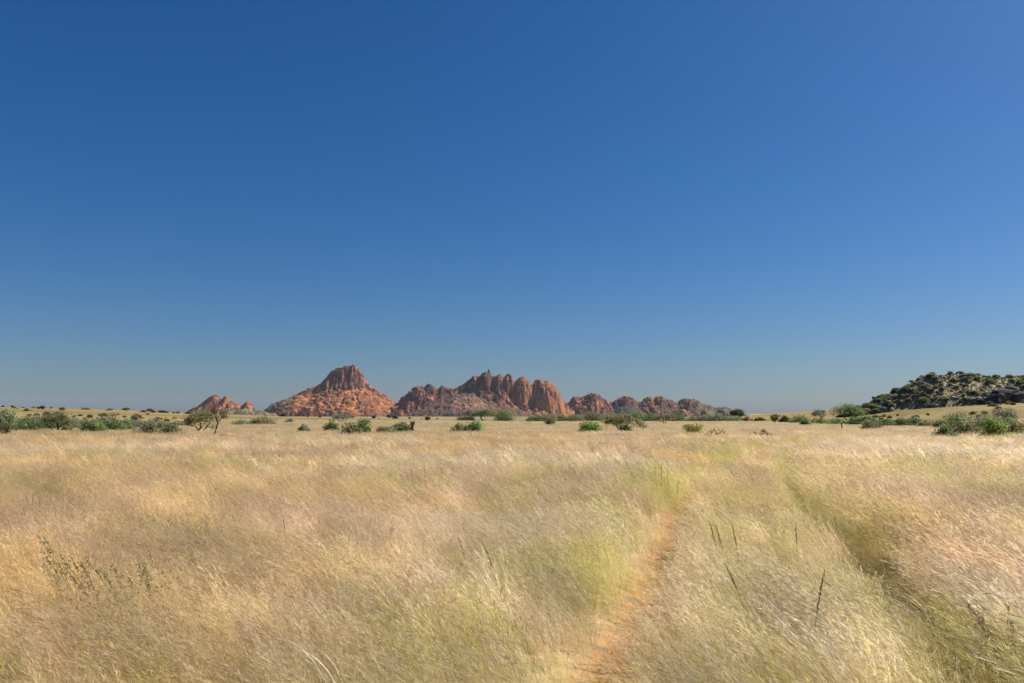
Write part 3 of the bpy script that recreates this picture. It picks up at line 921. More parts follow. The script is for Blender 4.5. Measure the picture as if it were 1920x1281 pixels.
P(1471, 792, 22, 13, 'dome', 'dark', 'dark olive shrub next to the upright yellow-green shrub', dens=1.4)
P(1300, 811, 40, 15, 'vase', 'yellow', 'sparse yellow-green shrub alone near dead brushwood', dens=0.5, bark='brown')
P(1342, 816, 56, 13, 'dome', 'brown', 'wide heap of dead brown brushwood beside the sparse yellow-green shrub', 'dead_shrub', 'shrub', bark='brown', twig=True)
P(1432, 818, 40, 13, 'dome', 'brown', 'small heap of dead brushwood near the wheel track', 'dead_shrub', 'shrub', bark='brown', twig=True)
P(1500, 793, 50, 14, 'dome', 'green', 'long dark green shrub between the dark olive shrub and a gappy tree', dens=1.5)
P(1510, 797, 24, 9, 'dome', 'sage', 'low grey-green shrub in front of the long dark green shrub', dens=1.4)
P(1536, 791, 28, 21, 'umbrella', 'sage', 'gappy grey-green tree with open crown near the rocky hill', 'thorn_tree', 'tree', 1.0)
P(1534, 795, 44, 10, 'dome', 'green', 'low shrub under the gappy grey-green tree', dens=1.3)
P(1590, 791, 56, 32, 'umbrella', 'green', 'tallest dark tree at the foot of the rocky hill', 'thorn_tree', 'tree', 1.4)
for px, b, w, h, t in [(1568, 796, 44, 12, 'green'), (1606, 797, 44, 16, 'green'), (1628, 797, 44, 16, 'green'), (1660, 799, 46, 13, 'green'), (1690, 799, 40, 14, 'green'), (1715, 799, 42, 17, 'green'), (1735, 800, 36, 12, 'olive')]:
    P(px, b, w, h, 'dome', t, 'green shrub in the unbroken hedge line below the golden slope', dens=1.4, group=GR)
P(1632, 804, 40, 16, 'dome', 'olive', 'rounded olive shrub standing in front of the hedge line', dens=1.1)
P(1752, 800, 32, 14, 'dome', 'brown', 'reddish brown leafless shrub at the end of the hedge line', 'dead_shrub', 'shrub', bark='brown', twig=True)
P(1790, 802, 74, 30, 'dome', 'green', 'wide green shrub behind the brightest green shrub', dens=1.3)
P(1774, 818, 42, 24, 'dome', 'green', 'dark green shrub at the pale grass edge before the wide thicket', dens=1.3)
P(1816, 814, 64, 32, 'dome', 'olive', 'large olive shrub between the dark green and the brightest shrub', dens=1.1)
P(1862, 817, 56, 36, 'dome', 'bright', 'brightest lime green shrub of the thicket below the rocky hill', dens=1.5)
P(1884, 800, 56, 32, 'vase', 'sage', 'tall grey-olive shrub rising behind the brightest green shrub', dens=1.2)
P(1908, 815, 56, 30, 'dome', 'olive', 'olive shrub beside the brightest lime green shrub', dens=1.1)
for px, b, w, h, t in [(28, 803, 40, 22, 'sage'), (88, 803, 40, 20, 'green'), (132, 801, 40, 18, 'sage'), (196, 802, 44, 20, 'sage'), (236, 803, 40, 18, 'green'), (304, 804, 40, 14, 'sage'), (60, 798, 50, 22, 'olive'), (190, 797, 44, 16, 'olive'), (110, 797, 44, 18, 'sage')]:
    P(px, b, w, h, 'dome', t, 'soft %s shrub filling the back of the thicket under the ridge' % HUES[t], dens=1.2, group=GL + ', ' + HUES[t])
for px, b, w, h, t in [(1838, 808, 56, 28, 'sage'), (1795, 813, 50, 24, 'green'), (1890, 812, 50, 30, 'green'), (1855, 803, 60, 26, 'olive'), (1765, 803, 40, 16, 'olive')]:
    P(px, b, w, h, 'dome', t, 'green shrub filling the thicket round the brightest lime shrub', dens=1.2, group='shrubs filling the thicket round the lime shrub')
P(1960, 812, 70, 30, 'dome', 'green', 'green shrub beyond the olive shrub in the thicket', dens=1.1)


def bare_tree():
    """the thin dark tree with an almost leafless crown"""
    x, Y = spot(402, 819); z = float(terrain(x, Y)); s = Y / FPX
    e = empty('bare_tree', (x, Y, z))
    tag(e, 'dark bare tree with forked trunk and thin twigs before the small rock knobs', 'tree')
    r = np.random.default_rng(5)
    so = Soup()
    tips = []
    H = 66 * s + GRASS_TOP

    def limb(p, d, L_, rad, lev):
        pts = [p]; q = p.copy(); dd = d / np.linalg.norm(d)
        for k in range(4):
            dd = dd + r.normal(size=3) * 0.16 + [0, 0, 0.03]; dd /= np.linalg.norm(dd)
            q = q + dd * L_ / 4; pts.append(q.copy())
        so.tube(pts, np.linspace(rad, rad * 0.55, 5), 6 if lev < 2 else 4)
        if lev >= 4: tips.append(pts[-1]); tips.append(pts[2]); return
        n = {0: 3, 1: 3, 2: 3, 3: 4}[lev]
        for k in range(n):
            a = r.uniform(0.25, 0.7) if lev else r.uniform(0.2, 0.5)
            ax = r.normal(size=3); ax -= dd * (ax @ dd); ax /= np.linalg.norm(ax)
            nd = dd * math.cos(a) + ax * math.sin(a)
            nd[1] *= 0.8; nd[0] *= 0.8; nd[2] += 0.12; nd /= np.linalg.norm(nd)
            limb(pts[-1] if k < 2 else pts[3], nd, L_ * r.uniform(0.62, 0.85), rad * 0.56, lev + 1)

    limb(np.array([0, 0, -0.1]), np.array([0.22, 0.0, 1.0]), H * 0.36, 0.055, 0)
    # a low side branch to the right
    limb(np.array([0.0, 0, 0.35]), np.array([1.0, -0.1, 0.35]), H * 0.20, 0.018, 3)
    v = np.concatenate(so.v); sc = H / v[:, 2].max(); 
    v *= sc
    b = link('trunk', make_mesh('trunk', v, np.concatenate(so.f), M_BARK), e); b['bark'] = [*BARKC['dark'], 1.0]
    lo = Soup(); c = np.array(tips) * sc
    leaves(lo, c, 3, 0.10, 0.035, r, np.clip(1 + 0.25 * r.normal(size=(len(c), 1)), .5, 1.6) * np.ones((1, 3)))
    o = link('crown', make_mesh('crown', np.concatenate(lo.v), np.concatenate(lo.f), M_LEAF, np.concatenate(lo.c)), e)
    o['tint'] = [0.14, 0.105, 0.05, 1.0]


bare_tree()


def scattered_shrubs():
    """shared shrub models for the slopes"""
    protos = []
    for k, (kd, w, h, dn) in enumerate([('dome', 3.0, 1.5, 1.2), ('dome', 2.4, 1.5, 1.0), ('umbrella', 3.4, 2.2, 1.2), ('vase', 2.2, 1.7, 1.0), ('dome', 3.6, 1.4, 1.3), ('umbrella', 2.6, 1.8, 1.0)]):
        protos.append(shrub_parts(kd, w, h, 900 + k, dn, 0.2, 'dark', False, False))
    r = np.random.default_rng(77)
    # golden ridge: crest shrubs, then the slope
    crest = [(4, 8, 'dark'), (22, 9, 'dark'), (42, 6, 'brown'), (62, 8, 'sage'), (74, 8, 'sage'), (95, 8, 'sage'), (115, 7, 'sage'), (160, 11, 'sage'), (200, 6, 'sage'), (206, 8, 'sage'), (236, 12, 'green'), (268, 9, 'dark'), (280, 12, 'dark'), (287, 10, 'dark'), (301, 8, 'dark'), (307, 11, 'dark'), (325, 6, 'dark'), (333, 8, 'dark'), (352, 10, 'dark')]
    for px, wpx, t in crest:
        Y = r.uniform(425, 445); x = px_x(px, Y); s = Y / FPX
        sc = wpx * s / 3.0
        put('ridge_shrub', '%s %s shrub on the skyline of the golden ridge' % ('wider' if wpx > 8 else 'tiny', HUES[t]), 'shrub', (x, Y, float(terrain(x, Y)) - 0.05), protos[r.integers(6)], np.array(TINT[t]) * 1.4, 'dark', r.uniform(0, 6.28), (sc * 1.25, sc, sc * 0.75), '%s %s shrubs along the crest of the golden ridge' % ('wider' if wpx > 8 else 'tiny', HUES[t]))
    for k in range(46):
        for _ in range(40):
            px = r.uniform(-20, 345); Y = r.uniform(230, 420); x = px_x(px, Y)
            if fbm(np.array(x / 28), np.array(Y / 40), 815, 2) > 0.54: break
        sc = r.choice([0.3, 0.5, 0.8, 1.15], p=[.35, .3, .25, .1]) * r.uniform(0.85, 1.15)
        q = r.integers(6); t = ['sage', 'olive', 'grey', 'brown', 'green'][r.integers(5)]
        lb = '%s %s shrub dotted on the %s of the golden ridge' % (FORMS[q], HUES[t], 'upper slope' if Y > 330 else 'lower slope')
        put('slope_shrub', lb, 'shrub', (x, Y, float(terrain(x, Y)) - 0.05), protos[q], np.array(TINT[t]), 'dark', r.uniform(0, 6.28), (sc, sc, sc), lb.replace(' shrub ', ' shrubs '))
    # flat far plain before the mountains
    for px, py_, wpx in [(733, 786.5, 18), (742, 786.5, 14), (700, 788, 7), (710, 788.5, 5), (600, 786, 9), (577, 787, 6), (530, 787, 12), (820, 788, 6), (790, 787, 6), (768, 788, 8), (640, 786, 10), (500, 786, 10), (1150, 787, 20), (1165, 787, 14)]:
        Y = r.uniform(520, 760); x = px_x(px, Y); sc = wpx * Y / FPX / 3.2
        put('plain_shrub', 'distant %s shrub dot on the plain before the mountains' % ('wide' if wpx > 11 else 'tiny'), 'shrub', (x, Y, float(terrain(x, Y)) - 0.05), protos[r.integers(6)], np.array(TINT[['dark', 'olive', 'sage'][r.integers(3)]]), 'dark', r.uniform(0, 6.28), (sc, sc, sc * 0.8), '%s shrub dots on the far plain' % ('wide' if wpx > 11 else 'tiny'))
    for k in range(40):
        px = r.uniform(430, 1560); Y = r.uniform(330, 1100); x = px_x(px, Y)
        if fbm(np.array(x / 60), np.array(Y / 120), 821, 2) < 0.5: continue
        sc = r.uniform(0.4, 1.3); q = r.integers(6); t = ['dark', 'olive', 'sage', 'grey'][r.integers(4)]
        lb = '%s %s shrub far out on the flat plain between belt and mountains' % (FORMS[q], HUES[t])
        put('plain_shrub', lb, 'shrub', (x, Y, float(terrain(x, Y)) - 0.05), protos[q], np.array(TINT[t]), 'dark', r.uniform(0, 6.28), (sc * 1.3, sc, sc * 0.8), lb.replace(' shrub ', ' shrubs '))
    # rocky hill
    n = 0
    while n < 280:
        px = r.uniform(1592, 1975); Y = r.uniform(396, 455)
        if n % 6 == 0: px = r.uniform(1586, 1660); Y = r.uniform(434, 452)
        x = px_x(px, Y)
        z = float(kopje_z(np.array(x), np.array(Y))); zt = float(terrain(x, Y))
        if z < zt + 0.1: continue
        sc = r.choice([0.7, 1.0, 1.35, 1.7], p=[.35, .35, .2, .1]) * r.uniform(0.85, 1.15)
        q = r.integers(6); t = ['green', 'sage', 'olive', 'dark', 'yellow', 'grey'][r.choice(6, p=[.24, .28, .26, .08, .06, .08])]
        lb = '%s %s shrub between boulders %s the rocky hill' % (FORMS[q], HUES[t], 'along the crest of' if Y > 441 else 'high on' if Y > 425 else 'low on')
        put('hill_shrub', lb, 'shrub', (x, Y, z + 0.1), protos[q], np.array(TINT[t]) * 1.45, 'dark', r.uniform(0, 6.28), (sc * r.uniform(0.8, 1.3), sc, sc * r.uniform(0.55, 1.0)), lb.replace(' shrub ', ' shrubs '))
        n += 1
    # foot of the rocky hill and golden slope
    for k in range(34):
        px = r.uniform(1600, 1935); Y = r.uniform(330, 402) if k % 3 else r.uniform(250, 330); x = px_x(px, Y)
        if k % 3 == 0 and px < 1760: continue
        sc = r.uniform(0.4, 1.1)
        z = max(float(terrain(x, Y)), float(kopje_z(np.array(x), np.array(Y))) if Y > 395 else -9)
        q = r.integers(6); t = ['green', 'sage', 'olive', 'yellow'][r.integers(4)]
        lb = '%s %s shrub on the golden slope %s the rocky hill' % (FORMS[q], HUES[t], 'right under' if k % 3 else 'well below')
        put('slope_shrub', lb, 'shrub', (x, Y, z), protos[q], np.array(TINT[t]), 'dark', r.uniform(0, 6.28), (sc, sc, sc), lb.replace(' shrub ', ' shrubs '))



scattered_shrubs()


def marker_post():
    x, Y = spot(1577, 808); z = float(terrain(x, Y)); s = Y / FPX
    e = empty('marker_post', (x, Y, z))
    tag(e, 'thin marker post with a narrow dark board standing beside the track', 'post')
    H = CAM_H + (HOR - 794) * s - z
    so = Soup(); so.tube([(0, 0, -0.1), (0.01, 0, H * 0.5), (0.03, 0, H)], [0.022, 0.02, 0.02], 8)
    o = so.build('pole', M_BARK, e); o['bark'] = [0.22, 0.18, 0.13, 1]
    import bmesh
    bm = bmesh.new(); bmesh.ops.create_cube(bm, size=1.0)
    for v in bm.verts: v.co = Vector((v.co.x * 0.10 + 0.03, v.co.y * 0.02 - 0.03, v.co.z * 0.42 + H - 0.18))
    bmesh.ops.bevel(bm, geom=bm.edges[:], offset=0.006, segments=1, affect='EDGES')
    me = bpy.data.meshes.new('board'); bm.to_mesh(me); bm.free(); me.materials.append(M_BARK)
    b = link('board', me, e); b['bark'] = [0.012, 0.014, 0.014, 1]


marker_post()

# ---------------------------------------------------------------- grass field
def ribbon(so, pts, w, r, c):
    """thin flat blade along pts"""
    pts = np.asarray(pts); n = len(pts)
    a = r.uniform(0, 3.14)
    side = np.array([math.cos(a), math.sin(a), 0.15])
    ws = w * np.linspace(1, 0.25, n)[:, None]
    v = np.empty((2 * n - 1, 3)); v[0:2 * n - 2:2] = pts[:-1] - side * ws[:-1]; v[1:2 * n - 2:2] = pts[:-1] + side * ws[:-1]; v[-1] = pts[-1]
    f = []
    for i in range(n - 2):
        b = 2 * i; f += [[b, b + 1, b + 3], [b, b + 3, b + 2]]
    f.append([2 * n - 4, 2 * n - 3, 2 * n - 2])
    so.add(v, f, c)


def open_tuft(seed, stems, blades, H, spread, fat, sprays, rnd=0.34, lean=None, gain=1.0):
    """airy tuft: every stem ends in an open head of hair-fine branchlets with tiny spikelets"""
    r = np.random.default_rng(seed)
    so = Soup()
    wind = np.array([-1.0, 0.18, 0])
    for k in range(blades):
        a = r.uniform(0, 6.283); rad = spread * 0.8 * math.sqrt(r.random())
        p = np.array([rad * math.cos(a), rad * math.sin(a), -0.02])
        L_ = H * r.uniform(0.35, 0.75); d = np.array([math.cos(a), math.sin(a), 0]) * r.uniform(0.1, 0.5) + wind * r.uniform(0, 0.35)
        t = np.linspace(0, 1, 4)[:, None]
        pts = p + np.array([0, 0, 1]) * L_ * (t - 0.25 * t * t) + d * L_ * t * t
        ribbon(so, pts, 0.0014 * fat, r, mix(np.array([0.82, 0.85, 0.58]), np.array([0.98, 0.95, 0.82]), r.random()) * r.uniform(0.85, 1.0))
    for k in range(stems):
        a = r.uniform(0, 6.283); rad = spread * math.sqrt(r.random())
        p = np.array([rad * math.cos(a), rad * math.sin(a), -0.02])
        L_ = H * r.uniform(0.70, 1.15)
        d = wind * (r.uniform(0.15, 0.70) if lean is None else lean + r.normal() * 0.07) + r.normal(size=3) * ([0.10, 0.12, 0] if lean is None else [0.04, 0.06, 0])
        t = np.linspace(0, 1, 6)[:, None]
        pts = p + np.array([0, 0, 1]) * L_ * (t - 0.18 * t * t) + d * L_ * t ** 1.8
        tone = np.array([1.0, 0.985, 0.96]) * r.uniform(0.88, 1.08) * gain
        ribbon(so, pts, 0.0008 * fat, r, tone * [0.97, 0.96, 0.86])
        for q in range(int(sprays * r.uniform(0.6, 1.4))):
            u = r.uniform(0.45, 1.0)
            i = min(4, int(u * 5)); fr = u * 5 - i
            b = pts[i] * (1 - fr) + pts[i + 1] * fr
            tg = pts[i + 1] - pts[i]; tg /= np.linalg.norm(tg)
            dr = tg * 0.95 + r.normal(size=3) * rnd + wind * 0.34 + [0, 0, -0.06]
            dr /= np.linalg.norm(dr); l = r.uniform(0.03, 0.085) * (1.25 - 0.6 * u) * (H / 0.5)
            e = b + dr * l
            sd_ = np.cross(dr, r.normal(size=3)); sd_ /= np.linalg.norm(sd_)
            w1 = 0.0005 * fat; w2 = 0.0014 * fat
            tn = tone * r.uniform(0.90, 1.12)
            so.add([b - sd_ * w1, b + sd_ * w1, e], [[0, 1, 2]], tn)
            m = e - dr * 0.012 * fat ** 0.5
            so.add([e - dr * 0.024 * fat ** 0.5, m + sd_ * w2, e + dr * 0.008, m - sd_ * w2], [[0, 1, 2], [0, 2, 3]], tn * [1.04, 1.01, 1.0])
    return make_mesh('grass_tuft', np.concatenate(so.v), np.concatenate(so.f), M_GRASS, np.concatenate(so.c))


def grass_tint(x, y, r):
    """natural colour of the stand: straw, gold, pinkish heads, green where it stays moist by the track"""
    straw = np.array([0.82, 0.675, 0.41]); gold = np.array([0.82, 0.62, 0.295]); pink = np.array([0.82, 0.665, 0.51]); olive = np.array([0.57, 0.55, 0.21]); umber = np.array([0.58, 0.475, 0.32]); pale = np.array([0.86, 0.78, 0.60])
    n = len(x)
    n1 = fbm(x / 4.0, y / 4.5, 701, 4); n2 = fbm(x / 2.2 + 9, y / 2.6, 703, 4); n3 = fbm(x / 7, y / 7, 705, 3); n4 = fbm(x / 1.1, y / 1.3, 707, 3)
    c = mix3(straw, gold, sstep(0.42, 0.66, n1) * 0.85)
    c = mix3(c, pink, sstep(0.42, 0.60, n2) * 0.8)
    c = mix3(c, umber, sstep(0.46, 0.62, n4) * 0.9)
    c = mix3(c, pale, sstep(0.54, 0.70, n3) * 0.6)
    dl = rut_dist(x, y, RUT_L); dr = rut_dist(x, y, RUT_R)
    near = 1 - sstep(14, 40, y)
    g = np.maximum((1 - sstep(0.1, 1.2, np.abs(dl + 0.30))) * sstep(0.30, 0.50, fbm(x / 1.3, y / 2.2, 711, 3)) * 0.95, (1 - sstep(0.15, 0.55, np.abs(dr + 0.02))) * 0.85)
    g = np.maximum(g, (1 - sstep(0.12, 0.45, np.abs(dl))) * 0.9 * sstep(9, 14, y))
    g = np.maximum(g, 0.42 * ((dl > 0) & (dr < 0)) * sstep(0.38, 0.56, n2))
    g = np.maximum(g, sstep(0.53, 0.70, fbm(x / 1.7 + 31, y / 2.0, 709, 4)) * 0.5)
    g = np.where((np.abs(dl) < 0.5) | (np.abs(dr) < 0.6), g, g * mix(0.6, 1.0, near))
    green = mix3(olive, np.array([0.72, 0.65, 0.34]), r.random(n))
    c = np.where((r.random(n) < g)[:, None], green, c)
    far = sstep(55, 110, np.sqrt(x * x + y * y))
    return mix3(c, np.array([0.80, 0.68, 0.44]), far * 0.5)


def grass_points(y0, y1, dens, margin, seed):
    r = np.random.default_rng(seed)
    half = 0.643 * margin
    area = half * (y1 * y1 - y0 * y0) + 6 * (y1 - y0)
    n = int(area * dens)
    y = np.sqrt(r.uniform(max(y0, 0) ** 2, y1 ** 2, int(n * 1.3))) if y0 > 0 else r.uniform(y0, y1, n)
    x = r.uniform(-1, 1, len(y)) * (half * np.abs(y) + 3.0)
    return x, y


def scatter(name, meshes, x, y, size, seed, label):
    r = np.random.default_rng(seed)
    dl = np.abs(rut_dist(x, y, RUT_L)); drs = rut_dist(x, y, RUT_R); dr = np.abs(drs)
    hgt = 0.58 + 0.34 * fbm(x / 2.6, y / 3.0, 751, 4) + 0.60 * fbm(x / 0.5, y / 0.55, 757, 3)
    bare = fbm(x / 0.7, y / 1.2, 755, 2)
    wob = 0.34 * (fbm(x / 0.5, y / 0.9, 771, 2) - 0.5)
    dr = np.maximum(dr + wob, 0); dl2 = np.maximum(dl + wob, 0)
    keepL = r.random(len(x)) < mix(0.24, 1.0, sstep(mix(0.02, 0.10, sstep(5, 9, y)), mix(0.14, 0.26, sstep(5, 9, y)), dl2 + 0.24 * (bare - 0.5)))
    keepR = r.random(len(x)) < mix(0.95, 1.0, sstep(0.05, 0.30, dr))
    ok = keepL & keepR & (x * x + y * y > 1.5)
    k = np.minimum(mix(0.34, 1.0, sstep(0.06, 0.42, dl2)), mix(0.36, 1.0, sstep(0.06, 0.28, dr)))
    k = np.where(r.random(len(k)) < 0.10, np.maximum(k, 0.75), k)
    mid = (rut_dist(x, y, RUT_L) > 0) & (drs < 0)
    k = k * np.where(mid, 0.86, 1.0) * np.where((drs > 0) & (drs < 1.0), 1.14, 1.0)
    k = k * mix(0.6, 1.0, sstep(1.4, 3.0, np.sqrt(x * x + y * y)))
    x, y, hgt, k = x[ok], y[ok], hgt[ok], k[ok]
    n = len(x)
    z = terrain(x, y)
    me = bpy.data.meshes.new(name)
    me.vertices.add(n); me.vertices.foreach_set('co', np.stack([x, y, z], 1).astype(np.float32).ravel())
    sc = size * hgt * k * r.uniform(0.72, 1.25, n)
    a = me.attributes.new('size', 'FLOAT', 'POINT'); a.data.foreach_set('value', sc.astype(np.float32))
    turn = r.normal(size=n) * 0.55 + 1.0 * (fbm(x / 2.5, y / 2.5, 761, 3) - 0.5)
    a = me.attributes.new('turn', 'FLOAT_VECTOR', 'POINT')
    a.data.foreach_set('vector', np.stack([r.normal(size=n) * 0.08, r.normal(size=n) * 0.08, turn], 1).astype(np.float32).ravel())
    a = me.attributes.new('pick', 'INT', 'POINT'); a.data.foreach_set('value', r.integers(0, len(meshes), n).astype(np.int32))
    t = np.ones((n, 4), np.float32); t[:, :3] = np.clip(grass_tint(x, y, r) * r.uniform(0.74, 1.10, (n, 1)) * (0.52 + 0.92 * fbm(x / 0.35, y / 0.4, 781, 2))[:, None], 0, 0.95)
    a = me.attributes.new('tint', 'FLOAT_COLOR', 'POINT'); a.data.foreach_set('color', t.ravel())
    o = link(name, me)
    tag(o, label, 'grass', kind='stuff')
    lib = bpy.data.collections.new(name + '_models')
    for m in meshes:
        q = bpy.data.objects.new('grass_tuft', m); lib.objects.link(q)
    g = bpy.data.node_groups.new(name, 'GeometryNodeTree')
    g.interface.new_socket('Geometry', in_out='INPUT', socket_type='NodeSocketGeometry')
    g.interface.new_socket('Geometry', in_out='OUTPUT', socket_type='NodeSocketGeometry')
    N, L = g.nodes, g.links
    gi = N.new('NodeGroupInput'); go = N.new('NodeGroupOutput')
    ci = N.new('GeometryNodeCollectionInfo'); ci.inputs['Collection'].default_value = lib; ci.inputs['Separate Children'].default_value = True; ci.inputs['Reset Children'].default_value = True
    ip = N.new('GeometryNodeInstanceOnPoints'); ip.inputs['Pick Instance'].default_value = True

    def named(nm, typ):
        q = N.new('GeometryNodeInputNamedAttribute'); q.data_type = typ; q.inputs['Name'].default_value = nm
        return q.outputs['Attribute']
    L.new(gi.outputs[0], ip.inputs['Points']); L.new(ci.outputs[0], ip.inputs['Instance'])
    L.new(named('pick', 'INT'), ip.inputs['Instance Index'])
    L.new(named('turn', 'FLOAT_VECTOR'), ip.inputs['Rotation'])
    L.new(named('size', 'FLOAT'), ip.inputs['Scale'])
    L.new(ip.outputs[0], go.inputs[0])
    md = o.modifiers.new('grass', 'NODES'); md.node_group = g
    return n


near_t = [open_tuft(1000 + k, 24, 12, 0.50, 0.19, 1.0, 13) for k in range(9)] + [open_tuft(1020 + k, 12, 3, 0.56, 0.09, 1.15, 16, 0.18, 0.25 + 0.10 * k, 1.08) for k in range(5)] + [open_tuft(1050 + k, 8, 6, 0.62, 0.16, 1.0, 20) for k in range(2)]
mid_t = [open_tuft(1100 + k, 24, 10, 0.50, 0.25, 1.7, 10) for k in range(6)] + [open_tuft(1120 + k, 12, 4, 0.56, 0.14, 1.9, 12, 0.14, 0.35 + 0.12 * k, 1.12) for k in range(3)]
far_t = [open_tuft(1200 + k, 28, 6, 0.50, 0.45, 4.0, 6) for k in range(5)]
n = 0
x, y = grass_points(-4, 1.0, 14, 1.1, 1); n += scatter('grass', near_t, x, y, 1.0, 11, 'fine dry grass round the camera end of the track')
x, y = grass_points(1.0, 16, 34, 1.12, 2); n += scatter('grass', near_t, x, y, 1.0, 12, 'fine pale dry grass combed by wind beside the wheel ruts')
x, y = grass_points(1.5, 6.5, 26, 1.12, 6); n += scatter('grass', near_t, x, y, 0.92, 16, 'short dry undergrowth filling the gaps beside the ruts')
x, y = grass_points(16, 45, 16, 1.08, 3); n += scatter('grass', mid_t, x, y, 1.0, 13, 'tan and pinkish dry grass of the middle field')
x, y = grass_points(45, 150, 4.2, 1.05, 4); n += scatter('grass', far_t, x, y, 0.92, 14, 'pale straw grass of the far field up to the shrubs')
x, y = grass_points(150, 300, 0.8, 1.05, 5); n += scatter('grass', far_t, x, y, 0.95, 15, 'thin straw grass between the shrubs and the ridge')
print('grass tufts', n)


def track_litter():
    r = np.random.default_rng(63)
    so = Soup(); pe = Soup()
    base = np.array([[1, 0, 0], [-1, 0, 0], [0, 1, 0], [0, -1, 0], [0, 0, 0.7], [0, 0, -0.5]], float)
    fc = np.array([[0, 2, 4], [2, 1, 4], [1, 3, 4], [3, 0, 4], [2, 0, 5], [1, 2, 5], [3, 1, 5], [0, 3, 5]])
    for rut, nn in ((RUT_L, 3200), (RUT_R, 900)):
        y = r.uniform(2.2, 14, nn) ** 1.0; x = np.interp(y, rut[:, 1], rut[:, 0]) + r.normal(size=nn) * 0.16
        z = terrain(x, y)
        for i in range(nn):
            if i % 5 == 0:
                g = r.uniform(0.7, 1.2); sz = r.uniform(0.003, 0.012)
                pe.add(base * sz * r.uniform(0.6, 1.3, (6, 3)) + [x[i], y[i], z[i] + sz * 0.3], fc, np.array([0.34, 0.20, 0.11]) * g)
            else:
                a = r.uniform(0, 6.28); L_ = r.uniform(0.02, 0.11); d = np.array([math.cos(a), math.sin(a), r.uniform(-0.05, 0.2)]) * L_
                p = np.array([x[i], y[i], z[i] + 0.006]); w = np.array([-math.sin(a), math.cos(a), 0]) * r.uniform(0.0008, 0.0018)
                so.add([p - w, p + w, p + d + w * 0.5, p + d - w * 0.5], [[0, 1, 2], [0, 2, 3]], np.ones(3) * r.uniform(0.6, 1.1))
    o = so.build('straw_litter', M_BLADE); o['tint'] = [0.72, 0.60, 0.38, 1]
    tag(o, 'broken dry straw lying on the sandy wheel ruts', 'straw', kind='stuff')
    o = pe.build('gravel', M_KOPJE); tag(o, 'fine reddish gravel on the sandy wheel ruts', 'gravel', kind='stuff')


track_litter()

# ---------------------------------------------------------------- single plants standing out of the grass
def emerge(px, py, g=0.42):
    """point of the field where something rising out of the grass tops shows at (px, py)"""
    dx, dy, dz = px_dir(px, py)
    t = (g - CAM_H) / dz
    return dx * t, dy * t


def octa(so, p, s, c):
    base = np.array([[1, 0, 0], [-1, 0, 0], [0, 1, 0], [0, -1, 0], [0, 0, 1.5], [0, 0, -1.5]], float) * s
    so.add(base + p, [[0, 2, 4], [2, 1, 4], [1, 3, 4], [3, 0, 4], [2, 0, 5], [1, 2, 5], [3, 1, 5], [0, 3, 5]], c)


def seed_spike(px, py_top, py_foot, label, group=None, lean=-0.1, ear=0.35, seed=0):
    """one stalk with a dense dark ear"""
    x, y = emerge(px, py_foot); z = float(terrain(x, y)); r = np.random.default_rng(seed + int(px))
    h = 0.42 + (py_foot - py_top) * y / FPX
    e = empty('seed_spike', (x, y, z)); tag(e, label, 'grass', group)
    t = np.linspace(0, 1, 9)[:, None]
    pts = np.array([0, 0, 1.0]) * h * t + np.array([lean, r.uniform(-.05, .05), 0]) * h * t ** 2
    so = Soup(); so.tube(pts, np.linspace(0.0026, 0.0016, 9), 4, (0.9, 0.95, 0.6))
    o = so.build('stalk', M_BLADE, e); o['tint'] = [0.34, 0.32, 0.13, 1]
    k0 = 1 - ear
    so = Soup(); n = 46
    for i in range(n):
        u = k0 + ear * (i + r.random()) / n
        p = np.array([np.interp(u, t[:, 0], pts[:, j]) for j in range(3)])
        w = 0.0024 + 0.0022 * math.sin(math.pi * min(1, (u - k0) / ear * 0.9 + 0.1))
        octa(so, p + r.normal(size=3) * w * 0.55, w * r.uniform(0.7, 1.1), np.ones(3) * r.uniform(0.6, 1.4))
    o = so.build('ear', M_BLADE, e); o['tint'] = [0.24, 0.205, 0.12, 1]
    return e


def weed(px, py_foot, stalks, label, seed, reach=1.0, tint=(0.42, 0.37, 0.20)):
    """wilting weed: arching stalks beaded with dark seed clusters; stalks = list of (tip px, tip py)"""
    x, y = emerge(px, py_foot); z = float(terrain(x, y)); r = np.random.default_rng(seed)
    e = empty('seeding_weed', (x, y, z)); tag(e, label, 'plant')
    for tx, ty in stalks:
        tip = np.array([(tx - px) * y / FPX, r.uniform(-0.12, 0.12), 0.36 + (py_foot - ty) * y / FPX])
        t = np.linspace(0, 1, 10)[:, None]
        pts = np.array([0, 0, 1.0]) * tip[2] * (1.25 * t - 0.25 * t * t) + np.array([tip[0], tip[1], 0]) * t ** 1.15
        so = Soup(); so.tube(pts, np.linspace(0.004, 0.0018, 10), 4, (1, 1, 0.8))
        st = so.build('stalk', M_BLADE, e); st['tint'] = [0.30, 0.28, 0.13, 1]
        so = Soup()
        for i in range(22):
            u = r.uniform(0.55, 1.0)
            p = np.array([np.interp(u, t[:, 0], pts[:, j]) for j in range(3)])
            d = r.normal(size=3) * [1, 1, 0.5]; d /= np.linalg.norm(d); L_ = r.uniform(0.015, 0.065) * (1.25 - u * 0.8)
            for q in range(5):
                octa(so, p + d * L_ * (q + 1) / 5 + r.normal(size=3) * 0.003, r.uniform(0.0022, 0.0046), np.ones(3) * r.uniform(0.5, 1.5))
        sc_ = so.build('seed_cluster', M_BLADE, e); sc_['tint'] = [*tint, 1]
    lo = Soup()
    c = np.array([[r.normal() * 0.05, r.normal() * 0.05, r.uniform(0.25, 0.45)] for _ in range(14)])
    leaves(lo, c, 4, 0.05, 0.009, r, np.ones((14, 3)))
    o = lo.build('leaves', M_BLADE, e); o['tint'] = [0.24, 0.25, 0.08, 1]
    return e


